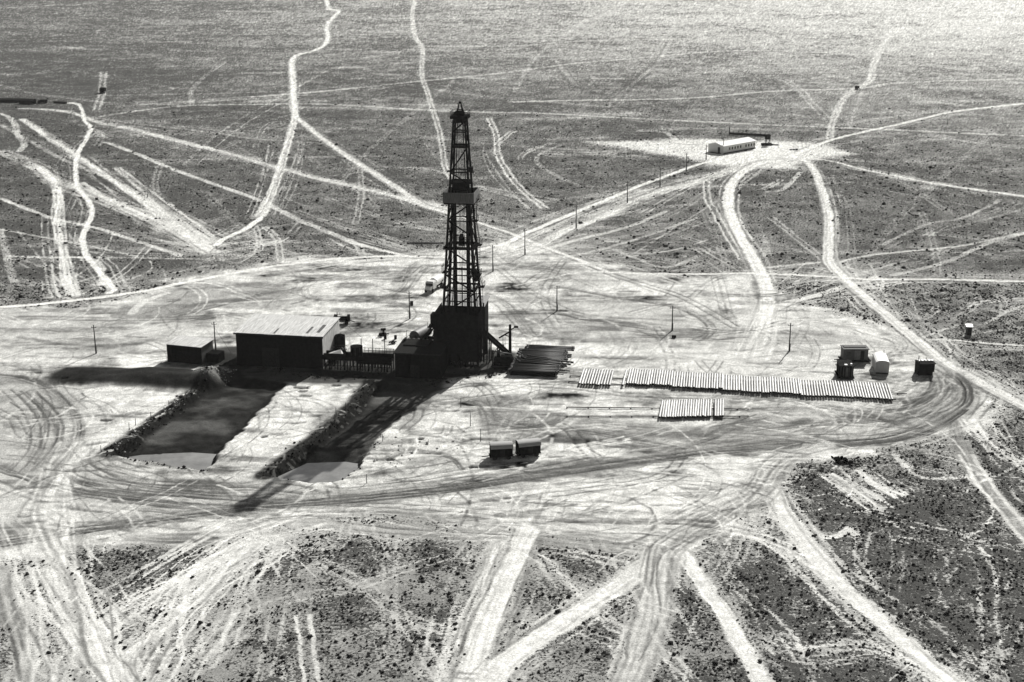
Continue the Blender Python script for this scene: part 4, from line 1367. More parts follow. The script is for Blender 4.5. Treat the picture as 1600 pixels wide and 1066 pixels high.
# ------------------------------------------------------------------ engine house behind the tower
ex, ey = gp(717, 552)
eng = thing("engine_house", "grey-roofed engine house tucked behind the derrick base", "engine house", RX - .7, RY + 4.9, YAW)
m = MB(); m.box(-4.6, 4.2, .1, 12, 0, 8.4); m.build("wall", 'dark', eng)
m = MB(); m.hexa([(-5, -.0, 8.6), (4.5, -.0, 8.6), (4.5, 12.4, 9.3), (-5, 12.4, 9.3), (-5, -.0, 8.75), (4.5, 0, 8.75), (4.5, 12.4, 9.45), (-5, 12.4, 9.45)])
m.build("roof", mat('weathered_grey_roof', .2, .7, 0, .2, 1.2, (4, .4, 1)), eng)
for k in range(4):
    MB().box(-4.7, -4.6, 1 + k * 2.8, 2.4 + k * 2.8, 3, 5.5).build("shutter", 'grey', eng)

# ------------------------------------------------------------------ raised oil tank left of the rig
tx, ty = gp(657, 549)
tk = thing("oil_storage_tank", "grey cylindrical oil tank raised on a railed stand left of the derrick", "storage tank", tx, ty, math.radians(-26))
m = MB(); m.tank((0, -2.4, 3.9), (0, 3.0, 3.9), 1.25, n=24); m.build("tank_shell", 'tank', tk)
m = MB()
for x in (-1.3, 1.3):
    for yv in (-2.4, 0, 2.8):
        m.bar((x, yv, -.1), (x, yv, 2.7), .2)
    m.bar((x, -2.6, 2.6), (x, 3, 2.6), .22)
for yv in (-2.4, 0, 2.8):
    m.bar((-1.5, yv, 2.6), (1.5, yv, 2.6), .22)
    m.bar((-1.3, yv, .2), (1.3, yv, 2.5), .12); m.bar((1.3, yv, .2), (-1.3, yv, 2.5), .12)
m.box(-1.6, 1.9, -3.0, 3.2, 2.4, 2.5)
m.box(-1.6, 1.6, -2.2, 2.6, .1, 1.5)
m.build("stand", 'black', tk)
m = MB()
for yv in np.linspace(-3, 3.2, 6):
    m.bar((-1.6, yv, 2.5), (-1.6, yv, 5.2 if yv < -2.9 else 3.9), .07)
m.bar((-1.6, -3, 3.8), (-1.6, 3.2, 3.8), .07)
m.bar((-1.6, -3, 5.2), (.4, -3, 5.2), .07)
for x in (-.6, .5, 1.6):
    m.bar((x, -3, 2.5), (x, -3, 3.8), .07)
m.bar((-1.6, -3, 3.6), (1.8, -3, 3.6), .07)
m.bar((2.4, -3, 0), (3.8, -1, 4.6), .12); m.bar((2.4, -2.2, 0), (3.8, -.2, 4.6), .12)
m.build("handrail", 'black', tk)

# ------------------------------------------------------------------ pump house in front of the rig
px0, py0 = gp(653, 591)
ph = thing("pump_house", "black flat-roofed pump house in front of the derrick", "pump house", px0, py0, YAW)
m = MB(); m.box(-4.6, 4.6, 0, 9, -.1, 5.0)
for k in range(14):
    m.box(-4.5 + k * .68, -4.4 + k * .68, -.05, 0, 0, 5.0)
m.build("wall", 'black', ph)
m = MB(); m.box(-4.9, 4.8, -.3, 9.2, 5.0, 5.22); m.box(-3.9, 1.2, 4.6, 8.8, 5.22, 5.5)
m.box(-4.4, -4.0, 7.5, 8.7, 5.22, 5.8)
m.build("roof", 'dark', ph)
for k in range(8):
    MB().box(-3.6 + k * .95, -3.1 + k * .95 + random.uniform(-.2, .1), 8.4, 8.75, 5.5, 5.62).build("roof_plank", 'grey', ph)
m = MB(); m.box(-1.5, .4, -.16, -.06, 0, 2.7); m.build("door", 'dark', ph)

# ------------------------------------------------------------------ mud trough on trestles between shed and rig
mx, my = gp(555, 579)
tr = thing("mud_trough", "long black mud trough on trestle legs between big shed and derrick", "mud trough", mx, my, YAW)
m = MB()
m.box(-7.6, 7.6, 0, 2.4, 2.0, 2.15)
m.box(-7.6, 7.6, -.06, .06, 2.15, 3.1); m.box(-7.6, 7.6, 2.36, 2.46, 2.15, 3.1)
m.box(.6, 7.6, -.2, .2, 1.5, 2.0)
m.build("trough", 'black', tr)
m = MB()
for x in np.linspace(-7.4, 7.4, 24):
    x += random.uniform(-.15, .15)
    m.bar((x, 0, -.1), (x + random.uniform(-.2, .2), 0, 2.0), random.uniform(.12, .3))
    m.bar((x, 2.3, -.1), (x, 2.3, 2.0), .16)
for k in range(8):
    x = -7 + k * 1.9
    m.bar((x, 0, .1), (x + 1.5, 0, 1.9), .1)
m.bar((-7.5, 0, .9), (7.5, 0, .9), .1)
m.build("trestle", 'black', tr)
m = MB()
for x in np.linspace(1.5, 7.5, 9):
    m.bar((x, 2.6, 2.1), (x, 2.6, 4.1), .07)
m.bar((1.2, 2.6, 4.1), (7.6, 2.6, 4.1), .08); m.bar((1.2, 2.6, 3.6), (7.6, 2.6, 3.6), .07)
for x in (.7, 3.1, 5.6):
    m.bar((x, 2.9, 0), (x, 2.9, 6.0), .13)
m.build("handrail", 'black', tr)
ax, ay = gp(557, 577)
tkm = thing("mud_tank", "round open-topped black mud tank on the trestle deck", "mud tank", ax, ay + 1.25, YAW, 2.15)
m = MB(); m.tube((0, 0, 0), (0, 0, 2.4), 1.2, n=24); m.tube((0, 0, 2.3), (0, 0, 2.42), 1.26, n=24)
m.build("tank_shell", 'black', tkm)
m = MB()
for k in range(8):
    a = k * math.pi / 4
    m.bar((1.25 * math.cos(a), 1.25 * math.sin(a), 0), (1.25 * math.cos(a), 1.25 * math.sin(a), 2.3), .08)
m.build("stiffener", 'steel', tkm)
ax, ay = gp(520, 577)
hop = thing("mixing_hopper", "dark mixing hopper with pale powder inside beside the big shed", "hopper", ax, ay + .2, YAW, 2.16)
m = MB()
m.box(-2.6, 2.4, 0.05, .15, 0, 1.1); m.box(-2.6, 2.4, 2.0, 2.1, 0, 1.1); m.box(-2.6, -2.5, .15, 2.0, 0, 1.1); m.box(2.3, 2.4, .15, 2.0, 0, 1.3)
m.build("bin", 'black', hop)
m = MB(); m.hexa([(-1.9, .2, .2), (2.2, .2, .2), (2.2, 1.9, .2), (-1.9, 1.9, .2), (-1.6, .6, .5), (1.9, .4, .9), (1.3, 1.8, 1.5), (-1.2, 1.8, .7)])
m.build("powder", 'white', hop)
bx, by = gp(524, 558)
vt = thing("vertical_tank", "stout dark upright tank against the big shed's right wall", "tank", bx + 1.0, by + .5, 0)
m = MB(); m.tube((0, 0, 0), (0, 0, 4.6), 1.15, n=20); m.tube((0, 0, 4.6), (0, 0, 4.9), 1.0, .4, n=20); m.build("tank_shell", 'black', vt)
m = MB()
for x in (-.9, -.2, .5, 1.2):
    m.bar((x, -1.6, 0), (x, -1.6, 2.6), .12)
m.box(-1.2, 1.6, -2.0, -1.2, 2.0, 2.12); m.bar((-1.2, -1.9, 3), (1.7, -1.9, 3), .1)
for k in range(5):
    m.box(-1 + k * .5, -.75 + k * .5, -1.9, -1.5, 2.12, 2.5)
m.build("gantry", 'steel', vt)

# ------------------------------------------------------------------ big shed
fl = Vector((*gp(371, 570), 0)); fr = Vector((*gp(505, 577), 0))
yaw_s = math.atan2(fr.y - fl.y, fr.x - fl.x)
SW = (fr - fl).length
shed = thing("machinery_shed", "big black-walled shed with pale patched sheet roof", "shed", fl.x, fl.y, yaw_s)
hs = 7.0
SDp = 12.5
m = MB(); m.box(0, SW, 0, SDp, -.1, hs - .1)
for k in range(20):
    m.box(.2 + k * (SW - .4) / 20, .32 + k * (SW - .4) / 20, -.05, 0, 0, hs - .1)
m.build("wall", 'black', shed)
m = MB()
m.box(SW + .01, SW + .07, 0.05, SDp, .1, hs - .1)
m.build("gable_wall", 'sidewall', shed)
m = MB()
n = 26
for k in range(n):
    x0 = -.3 + k * (SW + .6) / n; x1 = -.3 + (k + 1) * (SW + .6) / n
    dz = .03 * (k % 2)
    e = random.uniform(-.12, .12)
    m.hexa([(x0, -.35 + e, hs - .08 + dz), (x1 - .01, -.35 + e, hs - .08 + dz), (x1 - .01, SDp + .2, hs + .35 + dz), (x0, SDp + .2, hs + .35 + dz),
            (x0, -.35 + e, hs - .02 + dz), (x1 - .01, -.35 + e, hs - .02 + dz), (x1 - .01, SDp + .2, hs + .41 + dz), (x0, SDp + .2, hs + .41 + dz)])
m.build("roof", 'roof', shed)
for (x, y0, y1, w) in ((SW * .43, .3, 3.5, .35), (SW * .79, 1.5, 5.6, .5), (SW * .90, 2.2, 7.2, .7)):
    m = MB()
    z0, z1 = hs + y0 / SDp * .43 + .01, hs + y1 / SDp * .43 + .01
    m.hexa([(x, y0, z0), (x + w, y0, z0), (x + w, y1, z1), (x, y1, z1), (x, y0, z0 + .05), (x + w, y0, z0 + .05), (x + w, y1, z1 + .05), (x, y1, z1 + .05)])
    m.build("roof_patch", 'wood', shed)
m = MB()
m.box(-.35, SW + .35, -.42, -.36, hs - .35, hs + .02)
m.build("eave_board", 'dark', shed)
m = MB(); m.box(SW * .3, SW * .3 + 3.6, -.12, -.06, 0, 4.0); m.build("door", 'dark', shed)

# small shed left of it
fl = Vector((*gp(262, 565), 0)); fr = Vector((*gp(312, 572), 0))
yaw2 = math.atan2(fr.y - fl.y, fr.x - fl.x) * .75
w2 = (fr - fl).length
s2 = thing("small_shed", "small black shed with flat pale roof left of the big shed", "shed", fl.x, fl.y, yaw2)
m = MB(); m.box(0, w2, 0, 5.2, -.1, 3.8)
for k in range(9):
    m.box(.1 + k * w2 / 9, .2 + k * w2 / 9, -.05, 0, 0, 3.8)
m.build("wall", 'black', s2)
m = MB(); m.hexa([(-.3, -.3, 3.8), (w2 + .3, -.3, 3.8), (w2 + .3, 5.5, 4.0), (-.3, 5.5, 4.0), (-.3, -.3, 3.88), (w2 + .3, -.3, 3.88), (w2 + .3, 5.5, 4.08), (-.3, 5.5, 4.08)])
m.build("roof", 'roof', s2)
m = MB(); m.box(w2 + .01, w2 + .06, .2, 5.0, 0, 3.78)
m.build("side_boards", 'wood', s2)
m = MB(); m.box(w2 + .08, w2 + 2.8, 2, 4.8, -.1, 1.9); m.build("lean_to", 'black', s2)

# ------------------------------------------------------------------ pipe ramp, crane and skid right of the rig
rx, ry = gp(764, 566)
rp = thing("pipe_ramp", "black inclined catwalk ramp running down from the drill floor", "ramp", RX + 4.4, RY - 1.5, math.radians(-14))
m = MB()
for o in (0, 1.6):
    m.bar((0, o, 6.3), (5.6, o, 1.6), .25, .5)
m.hexa([(0, 0, 6.2), (5.6, 0, 1.5), (5.6, 1.6, 1.5), (0, 1.6, 6.2), (0, 0, 6.35), (5.6, 0, 1.65), (5.6, 1.6, 1.65), (0, 1.6, 6.35)])
m.build("ramp_deck", 'black', rp)
m = MB()
for x, z in ((1.2, 5.2), (3.0, 3.7), (4.8, 2.2)):
    for o in (0, 1.6):
        m.bar((x, o, -.1), (x, o, z), .2)
    m.bar((x, 0, .2), (x, 1.6, z), .1)
m.bar((1.2, 0, .2), (3.0, 0, 3.6), .12); m.bar((3, 0, .2), (4.8, 0, 2), .12)
m.build("support_frame", 'black', rp)
m = MB()
for k in range(6):
    t = k / 5
    m.bar((5.6 * t, -.1, 6.3 - 4.7 * t), (5.6 * t, -.1, 7.4 - 4.7 * t), .07)
m.bar((0, -.1, 7.4), (5.6, -.1, 2.7), .08)
m.build("handrail", 'black', rp)

cx, cy = gp(797, 562)
cr = thing("jib_crane", "dark post crane with a short raised jib beside the pipe stack", "crane", cx, cy, 0)
m = MB(); m.tube((0, 0, -.1), (0, 0, 7.6), .36, .26, n=12); m.box(-.7, .7, -.7, .7, 0, .5); m.build("post", 'black', cr)
m = MB(); m.bar((0, 0, 6.1), (-2.3, -.6, 4.9), .26); m.bar((0, 0, 5.0), (-1.2, -.3, 5.45), .14)
m.bar((0, 0, 6.4), (1.4, .2, 7.2), .16); m.box(.8, 1.7, -.1, .5, 6.9, 7.2); m.build("jib", 'black', cr)
m = MB(); m.tube((-1.5, -.4, 5.3), (-1.5, -.4, 2.6), .05, n=5); m.tube((-1.5, -.4, 3.4), (-1.5, -.4, 2.6), .28, n=8)
for k in range(3):
    m.bar((-.9 - .2 * k, -.3, 5.0), (-1.0 - .2 * k, -.3, 1.0), .05)
m.build("hoist_chain", 'steel', cr)

kx, ky = gp(784, 575)
sk = thing("pump_skid", "jumble of black pump and pipework on a skid at the derrick's right foot", "pump", kx, ky, YAW)
m = MB(); m.box(-2.2, 2.0, 0, .2, 0, .35); m.box(-2.2, 2.0, 2.4, 2.6, 0, .35); m.box(-2.2, 2.0, .2, 2.4, .2, .38); m.build("skid_frame", 'black', sk)
m = MB(); m.tank((-1.6, 1.2, 1.3), (1.0, 1.2, 1.3), .75, n=16); m.box(-.4, 1.7, .5, 2.1, .38, 2.2)
m.tube((1.4, .4, 1.2), (1.4, 2.4, 1.2), .85, n=16); m.tube((-1.9, .4, .4), (-1.9, .4, 3.6), .16, n=8)
m.tube((-.9, 1.2, 1.9), (-.9, 1.2, 3.4), .35, .25, n=10); m.build("pump_body", 'black', sk)
m = MB(); m.tube((-1.9, .4, 3.4), (1.9, 1.4, 2.6), .12, n=8); m.tube((1.9, 1.4, 2.6), (2.4, 1.5, .3), .12, n=8)
m.tube((-2.2, -.6, .4), (2.6, -.4, .5), .12, n=8); m.build("pipework", 'steel', sk)

# ------------------------------------------------------------------ pipes
def pipe_mesh(L, r):
    m = MB()
    m.tube((0, -L / 2, 0), (0, L / 2, 0), r, n=10, caps=False)
    m.tube((0, L / 2 - .35, 0), (0, L / 2 + .02, 0), r * 1.1, n=10, caps=False)
    m.tube((0, -L / 2, 0), (0, -L / 2 + .5, 0), r * .9, n=10, caps=False)
    return m


casing = pipe_mesh(9.2, .225).build("casing_pipe", 'pipe')
bm = MB(); bm.tube((0, -4.58, 0), (0, -4.5, 0), .18, n=10); bm.build("pipe_bore", 'bore', casing)
first = [True]


def put_pipe(src, x, y, z, rot, label, cat, group):
    global _used
    if src.get('used') is None:
        o = src
        o['used'] = 1
    else:
        o = copy_tree(src)
    o.location = (x, y, z); o.rotation_euler = rot
    o['label'] = label; o['category'] = cat; o['group'] = group
    return o


TILT = math.radians(-8.5)


def row_of_pipes(pa, pb, n, back, label, group, skip=()):
    a = Vector(gp(*pa)); b = Vector(gp(*pb))
    off = 0
    for i in range(n):
        if i in skip:
            continue
        t = i / (n - 1)
        q = a.lerp(b, t)
        if i % 9 == 0:
            off = random.uniform(-.5, .5)
        e = off + random.uniform(-.22, .22)
        yc = q.y + 4.6 + e
        xc = q.x + .15 * (4.6 + e)
        put_pipe(casing, xc, yc, .50, (0, random.uniform(0, 6), TILT + random.gauss(0, .005)), label, 'pipe', group)


row_of_pipes((905, 604), (952, 606), 12, 0, "pale casing pipe in the short batch at the rack's left end", "short left batch of casing pipes")
row_of_pipes((934, 607), (934.1, 607), 2, 0, "pale casing pipe set slightly skewed in the short batch", None, (1,))
row_of_pipes((973, 606), (973.1, 606), 2, 0, "single pale casing pipe alone in the rack gap", None, (1,))
row_of_pipes((980, 604), (1128, 612), 38, 0, "pale casing pipe in the long row's left third", "long row of casing pipes, left part")
row_of_pipes((1130, 613), (1250, 621), 30, 0, "pale casing pipe in the middle of the long row", "long row of casing pipes, middle part")
row_of_pipes((1253, 622), (1394, 629), 33, 0, "pale casing pipe in the long row's right third", "long row of casing pipes, right part")
row_of_pipes((1031, 656), (1129, 654), 26, 0, "pale casing pipe in the nearer separate batch", "nearer batch of casing pipes", (21,))


def rail(pa, pb, label, w=.13, h=.28):
    a = Vector((*gp(*pa), 0)); b = Vector((*gp(*pb), 0))
    L = (b - a).length
    root = thing("pipe_rack_rail", label, "rail", a.x, a.y, math.atan2(b.y - a.y, b.x - a.x))
    m = MB(); m.box(0, L, -w / 2, w / 2, h - .14, h); m.build("beam", 'black', root)
    m = MB()
    k = 0.0
    while k < L:
        m.box(k, k + .2, -.16, .16, -.05, h - .14)
        k += 4.0
    m.build("sleeper", 'dark', root)
    return root


rail((890, 589), (1417, 617), "far rail under the long row of pale pipes")
rail((888, 598), (1400, 626), "near rail under the long row of pale pipes")
rail((885, 638), (1170, 641), "far rail under the nearer pipe batch")
rail((885, 652), (1170, 652), "near rail under the nearer pipe batch")

# dark drill pipe heap
a = Vector(gp(794, 586)); b = Vector(gp(812, 547))
dpipe_l = 10.2
dp = MB(); dp.tube((0, 0, 0), (dpipe_l, 0, 0), .17, n=10); dp.tube((dpipe_l - .5, 0, 0), (dpipe_l + .02, 0, 0), .21, n=10); dp.tube((0, 0, 0), (.5, 0, 0), .2, n=10)
drill = dp.build("drill_pipe", 'drillpipe')
rk = thing("drill_pipe_rack", "low black timber rack under the dark pipe heap", "rack", a.x, a.y, YAW)
Lr = (b - a).length
m = MB()
for x in (1.2, 4.8, 8.2):
    m.box(x, x + .4, 0, Lr, .55, .85)
    for k in np.arange(0, Lr, 3.2):
        m.box(x - .1, x + .5, k, k + .5, -.1, .55)
m.build("bearer", 'black', rk)
m = MB(); m.box(.4, 9.6, -.1, 0, 0, .9); m.build("shadow_board", 'black', rk)  # black board stands in for the shadowed front side of the heap
nl = 44
for i in range(nl):
    t = i / (nl - 1)
    q = a.lerp(b, t)
    e = random.uniform(-.25, .25) + (.9 if t > .45 else 0) - (.5 if t > .6 else 0) + (1.0 if t > .85 else 0)
    lab = "black drill pipe in the heap by the crane" if i else "black drill pipe at the near edge of the heap"
    put_pipe(drill, q.x + e, q.y, 1.05 + random.uniform(-.02, .12), (0, 0, YAW + random.gauss(0, .006)), lab, 'pipe', "dark drill pipes in the heap" if i else None)
    if i == 0:
        drill['group'] = ''
        del drill['group']
for j, (t, e, dz, ang) in enumerate(((.18, 1.6, .35, -14), (.3, 2.4, .38, -20), (.36, 1.8, .42, -17), (.24, 1.0, .36, -12), (.42, 3.0, .36, -24))):
    q = a.lerp(b, t)
    put_pipe(drill, q.x + e, q.y + 1.5, 1.05 + dz, (0, 0.02, math.radians(ang)), "black drill pipe sticking out askew to the right", 'pipe', "skewed drill pipes on the heap")

# lone pipe far behind the rig
x, y = gp(636, 381)
o = copy_tree(drill); o.location = (x, y, .2); o.rotation_euler = (0, 0, math.radians(2)); o.pop('group', None)
o['label'] = "lone dark pipe lying on pale ground far behind derrick"; o['category'] = 'pipe'

# ------------------------------------------------------------------ poles
def pole(px, pyb, pyt, label, group=None, guy=None, box=False, arm=True):
    x, y = gp(px, pyb)
    h = zy(pyt, y)
    r = thing("utility_pole", label, "pole", x, y, YAW, 0, group)
    m = MB(); m.tube((0, 0, -.3), (0, 0, h), .15, .10, n=8)
    m.build("shaft", 'pole', r)
    if arm:
        m = MB(); m.bar((-.55, 0, h - .55), (.55, 0, h - .55), .09)
        for s in (-.5, .5):
            m.tube((s, 0, h - .5), (s, 0, h - .3), .05, n=6)
        m.build("crossarm", 'pole', r)
    m = MB(); m.bar((.14, -.1, -.2), (.14, -.1, 1.6), .2); m.build("footing_stub", 'pole', r)
    if guy:
        m = MB(); m.tube((0, 0, h - 1.2), (guy, -1.5, 0), .03, n=4); m.build("guy_wire", 'pole', r)
    if box:
        m = MB(); m.box(.25, .85, -.3, .3, h - 3.4, h - 2.4); m.bar((0, 0, h - 2.9), (.3, 0, h - 2.9), .1); m.build("transformer", 'black', r)
    return r


pole(150, 552, 508, "thin dark pole standing alone at far left of the pad")
pole(337, 548, 503, "dark pole between the small shed and big shed", guy=4)
pole(528, 524, 488, "dark pole at the big shed's right rear corner", guy=6)
pole(640, 498, 455, "dark pole with hanging transformer box left of the derrick", box=True)
pole(770, 424, 383, "dark pole just right of the derrick's upper half")
pole(820, 398, 357, "power line pole where pale tracks cross right of the derrick")
pole(900, 357, 320, "second power line pole on the way to the camp")
pole(980, 317, 283, "third power line pole on the way to the camp")
pole(1031, 292, 262, "fourth power line pole on the way to the camp")
pole(1072, 266, 239, "fifth power line pole on the way to the camp")
pole(1103, 250, 226, "power line pole at the white barrack's left end")
pole(1130, 240, 213, "power line pole at the white barrack's front corner")
pole(870, 486, 447, "dark pole on the pad halfway to the crane road")
pole(1050, 516, 478, "dark pole standing above the long pipe row")
pole(1233, 548, 505, "dark pole left of the huts at the pad's right end")


def stake(px, py, h, label, group=None):
    x, y = gp(px, py)
    m = MB(); m.tube((0, 0, -.3), (.03, 0, h), .07, .05, n=6)
    o = m.build("stake", 'pole')
    o.location = (x, y, 0)
    return tag(o, label, "stake", group)


stake(735, 666, 2.6, "thin dark stake above the two barrel-roofed wagons")
stake(751, 690, 2.4, "thin dark stake left of the barrel-roofed wagons")
stake(720, 636, 1.8, "thin dark stake on pale ground below the derrick")
stake(573, 755, 1.6, "thin dark stake at the lower right corner of the right pit")
for p in ((236, 655), (264, 637), (202, 672), (212, 665), (158, 708)):
    stake(*p, 1.4, "short dark stake on the left pit's left bank", "stakes along the left pit")
for p in ((525, 648), (598, 690), (540, 640)):
    stake(*p, 1.4, "short dark stake beside the right pit", "stakes beside the right pit")

# ------------------------------------------------------------------ wagons with rounded roofs
def wagon(px, py, L, W, Hh, yaw, label, group):
    x, y = gp(px, py)
    r = thing("field_wagon", label, "wagon", x, y, yaw, 0, group)
    z0 = .55
    m = MB()
    n = 12
    prof = [(-W / 2, z0), (W / 2, z0), (W / 2, z0 + Hh * .66)]
    body = [(-W / 2, z0), (W / 2, z0), (W / 2, z0 + Hh * .66)] + [(W / 2 * math.cos(t), z0 + Hh * .66 + Hh * .34 * math.sin(t)) for t in np.linspace(0, math.pi, n)[1:-1]] + [(-W / 2, z0 + Hh * .66)]
    k = len(body)
    vs = [(-L / 2, a, b) for a, b in body] + [(L / 2, a, b) for a, b in body]
    m.add(vs, [tuple(range(k)), tuple(reversed(range(k, 2 * k)))] + [(i + k, (i + 1) % k + k, (i + 1) % k, i) for i in range(k)])
    m.build("body", 'black', r)
    m = MB()
    pts = [(W / 2 * 1.05 * math.cos(t), z0 + Hh * .66 + .05 + Hh * .36 * math.sin(t)) for t in np.linspace(.42, math.pi - .05, n)]
    for p, q in zip(pts[:-1], pts[1:]):
        m.hexa([(-L / 2 - .1, p[0], p[1]), (L / 2 + .1, p[0], p[1]), (L / 2 + .1, q[0], q[1]), (-L / 2 - .1, q[0], q[1]),
                (-L / 2 - .1, p[0], p[1] + .05), (L / 2 + .1, p[0], p[1] + .05), (L / 2 + .1, q[0], q[1] + .05), (-L / 2 - .1, q[0], q[1] + .05)])
    m.build("roof", 'barrelroof', r)
    m = MB(); m.box(-L / 2 - .2, L / 2 + .2, -W * .35, W * .35, .38, .55); m.bar((-L / 2 - .2, 0, .45), (-L / 2 - 1.5, 0, .3), .12)
    m.build("chassis", 'black', r)
    for sx in (-1, 1):
        for sy in (-1, 1):
            w = MB(); w.tube((sx * L * .32, sy * W * .42 - .11, .42), (sx * L * .32, sy * W * .42 + .11, .42), .42, n=16)
            w.build("wheel", 'tyre', r)
    m = MB(); m.box(-.3, .5, -W / 2 - .03, -W / 2 - .0, z0 + .1, z0 + 1.5); m.build("door", 'dark', r)
    m = MB(); m.box(L / 2, L / 2 + .03, -.4, .4, z0 + .8, z0 + 1.3); m.build("window", 'glass', r)
    return r


wagon(783, 715, 3.7, 2.5, 2.15, math.radians(8), "left one of two black wagons with rounded pale roofs", None)
wagon(825, 711, 3.8, 2.5, 2.15, math.radians(16), "right one of two black wagons with rounded pale roofs", None)
# ------------------------------------------------------------------ huts at the right end
x, y = gp(1336, 566)
r = thing("caravan_trailer", "grey boarded site trailer with open doorway, rear of the huts", "trailer", x, y, 0)
m = MB(); m.box(-2.5, 2.6, 0, 2.6, .45, 2.75); m.build("body", mat('grey_boards', .10, .9, 0, .3, 3, (5, 5, .4)), r)
m = MB(); m.box(-2.65, 2.75, -.25, 2.8, 2.75, 2.9); m.box(-2.3, 2.3, .9, 2.1, 2.9, 3.05); m.build("roof", 'grey', r)
m = MB(); m.box(-.2, 1.0, -.08, -.02, .5, 2.5); m.build("door", mat('pale_door', .17, .8), r)
m = MB(); m.box(1.05, 1.8, -.05, -.015, .6, 2.4); m.build("doorway", 'bore', r)
m = MB(); m.box(-1.8, -1.0, -.05, -.015, 1.4, 2.2); m.build("window", 'glass', r)
m = MB(); m.box(-3.0, 3.2, -.5, 2.6, .25, .45); m.bar((-3, 1, .35), (-4.2, .8, .3), .14); m.build("chassis", 'black', r)
for sx in (-1.7, 1.7):
    for yv in (.2, 2.3):
        w = MB(); w.tube((sx, yv - .12, .4), (sx, yv + .12, .4), .4, n=14); w.build("wheel", 'tyre', r)
x, y = gp(1322, 593)
r = thing("caravan_trailer", "narrow black trailer seen end-on in front of the grey one", "trailer", x, y, math.radians(-4))
m = MB(); m.box(-1.35, 1.35, 0, 4.2, .5, 2.7); m.build("body", 'black', r)
m = MB(); m.box(-1.45, 1.45, -.1, 4.3, 2.7, 2.8); m.build("roof", 'dark', r)
m = MB()
for k in range(5):
    m.box(-1.2 + k * .55, -1.1 + k * .55, -.07, -.01, .5, 2.6)
m.box(-.2, .3, -.06, -.01, .6, 2.5)
m.build("door_batten", 'grey', r)
m = MB(); m.box(-.45, .1, 0.1, .6, 2.8, 3.05); m.box(.75, 1.05, .3, .7, 2.8, 3.2); m.build("roof_glint", 'whitepaint', r)  # white blocks stand in for bright glints on the trailer top
m = MB(); m.box(-1.7, 1.6, -.4, 4.2, .3, .5); m.bar((0, -.4, .4), (-2.1, -.2, .3), .12); m.build("chassis", 'black', r)
for sx in (-1.2, 1.2):
    for yv in (.7, 3.3):
        w = MB(); w.tube((sx - .12, yv, .4), (sx + .12, yv, .4), .4, n=14); w.build("wheel", 'tyre', r)

x, y = gp(1378, 584)
r = thing("white_hut", "white hut with shallow arched white roof between dark trailers", "hut", x, y, math.radians(-7))
Wd, Dp, Hw = 2.7, 5.4, 2.2
m = MB()
arc = [(Wd / 2 * math.cos(t), Hw + .55 * math.sin(t)) for t in np.linspace(0, math.pi, 9)]
prof = [(-Wd / 2, .1), (Wd / 2, .1)] + arc
k = len(prof)
m.add([(a, 0, b) for a, b in prof] + [(a, Dp, b) for a, b in prof], [tuple(range(k)), tuple(reversed(range(k, 2 * k)))] + [(i + k, (i + 1) % k + k, (i + 1) % k, i) for i in range(k)])
m.build("wall", 'offwhite', r)
m = MB()
arc = [(1.06 * Wd / 2 * math.cos(t), Hw - .02 + .62 * math.sin(t)) for t in np.linspace(0, math.pi, 9)]
for p, q in zip(arc[:-1], arc[1:]):
    m.hexa([(p[0], -.2, p[1]), (p[0], Dp + .2, p[1]), (q[0], Dp + .2, q[1]), (q[0], -.2, q[1]), (p[0], -.2, p[1] + .06), (p[0], Dp + .2, p[1] + .06), (q[0], Dp + .2, q[1] + .06), (q[0], -.2, q[1] + .06)])
m.build("roof", 'whitepaint', r)
m = MB(); m.box(-1.2, 1.2, -.1, -.0, -.02, .22); m.box(0, .5, -.2, -.1, 0, .25); m.build("sill_beam", 'dark', r)
m = MB(); m.tube((.7, 4.4, Hw + .5), (.7, 4.4, Hw + 1.5), .07, n=6); m.build("stovepipe", 'steel', r)

x, y = gp(1448, 587)
r = thing("black_hut", "black cabin at the bend of the road, rightmost of the huts", "hut", x, y, math.radians(3))
m = MB(); m.box(-1.7, 1.2, 0, 2.6, 0.05, 2.4); m.box(1.2, 1.65, .4, 2.4, .6, 2.4); m.build("wall", 'black', r)
m = MB(); m.box(-1.8, 1.75, -.12, 2.7, 2.4, 2.5); m.box(-2.0, -1.6, 0, 1.4, 1.0, 2.9); m.build("roof", 'dark', r)
m = MB()
for xx_ in (-1.3, -.6, .1, .8, 1.4):
    m.box(xx_, xx_ + .4, 1.8, 2.5, 2.5, 2.62)
m.build("roof_sheet", 'whitepaint', r)
m = MB(); m.tube((-1.2, 2, 2.5), (-1.2, 2, 3.5), .09, n=6); m.tube((.3, 2, 2.5), (.3, 2, 3.2), .07, n=6); m.build("stovepipe", 'black', r)

x, y = gp(1514, 524)
r = thing("outhouse", "tiny dark outhouse with white roof alone right of the road", "outhouse", x, y, math.radians(-6))
m = MB(); m.box(-.55, .55, 0, 1.1, 0, 1.9); m.build("wall", 'wood', r)
m = MB(); m.hexa([(-.7, -.15, 1.9), (.7, -.15, 1.9), (.7, 1.3, 2.15), (-.7, 1.3, 2.15), (-.7, -.15, 1.98), (.7, -.15, 1.98), (.7, 1.3, 2.23), (-.7, 1.3, 2.23)]); m.build("roof", 'whitepaint', r)
m = MB(); m.box(-.3, .35, -.05, -.01, .1, 1.75); m.build("door", 'dark', r)

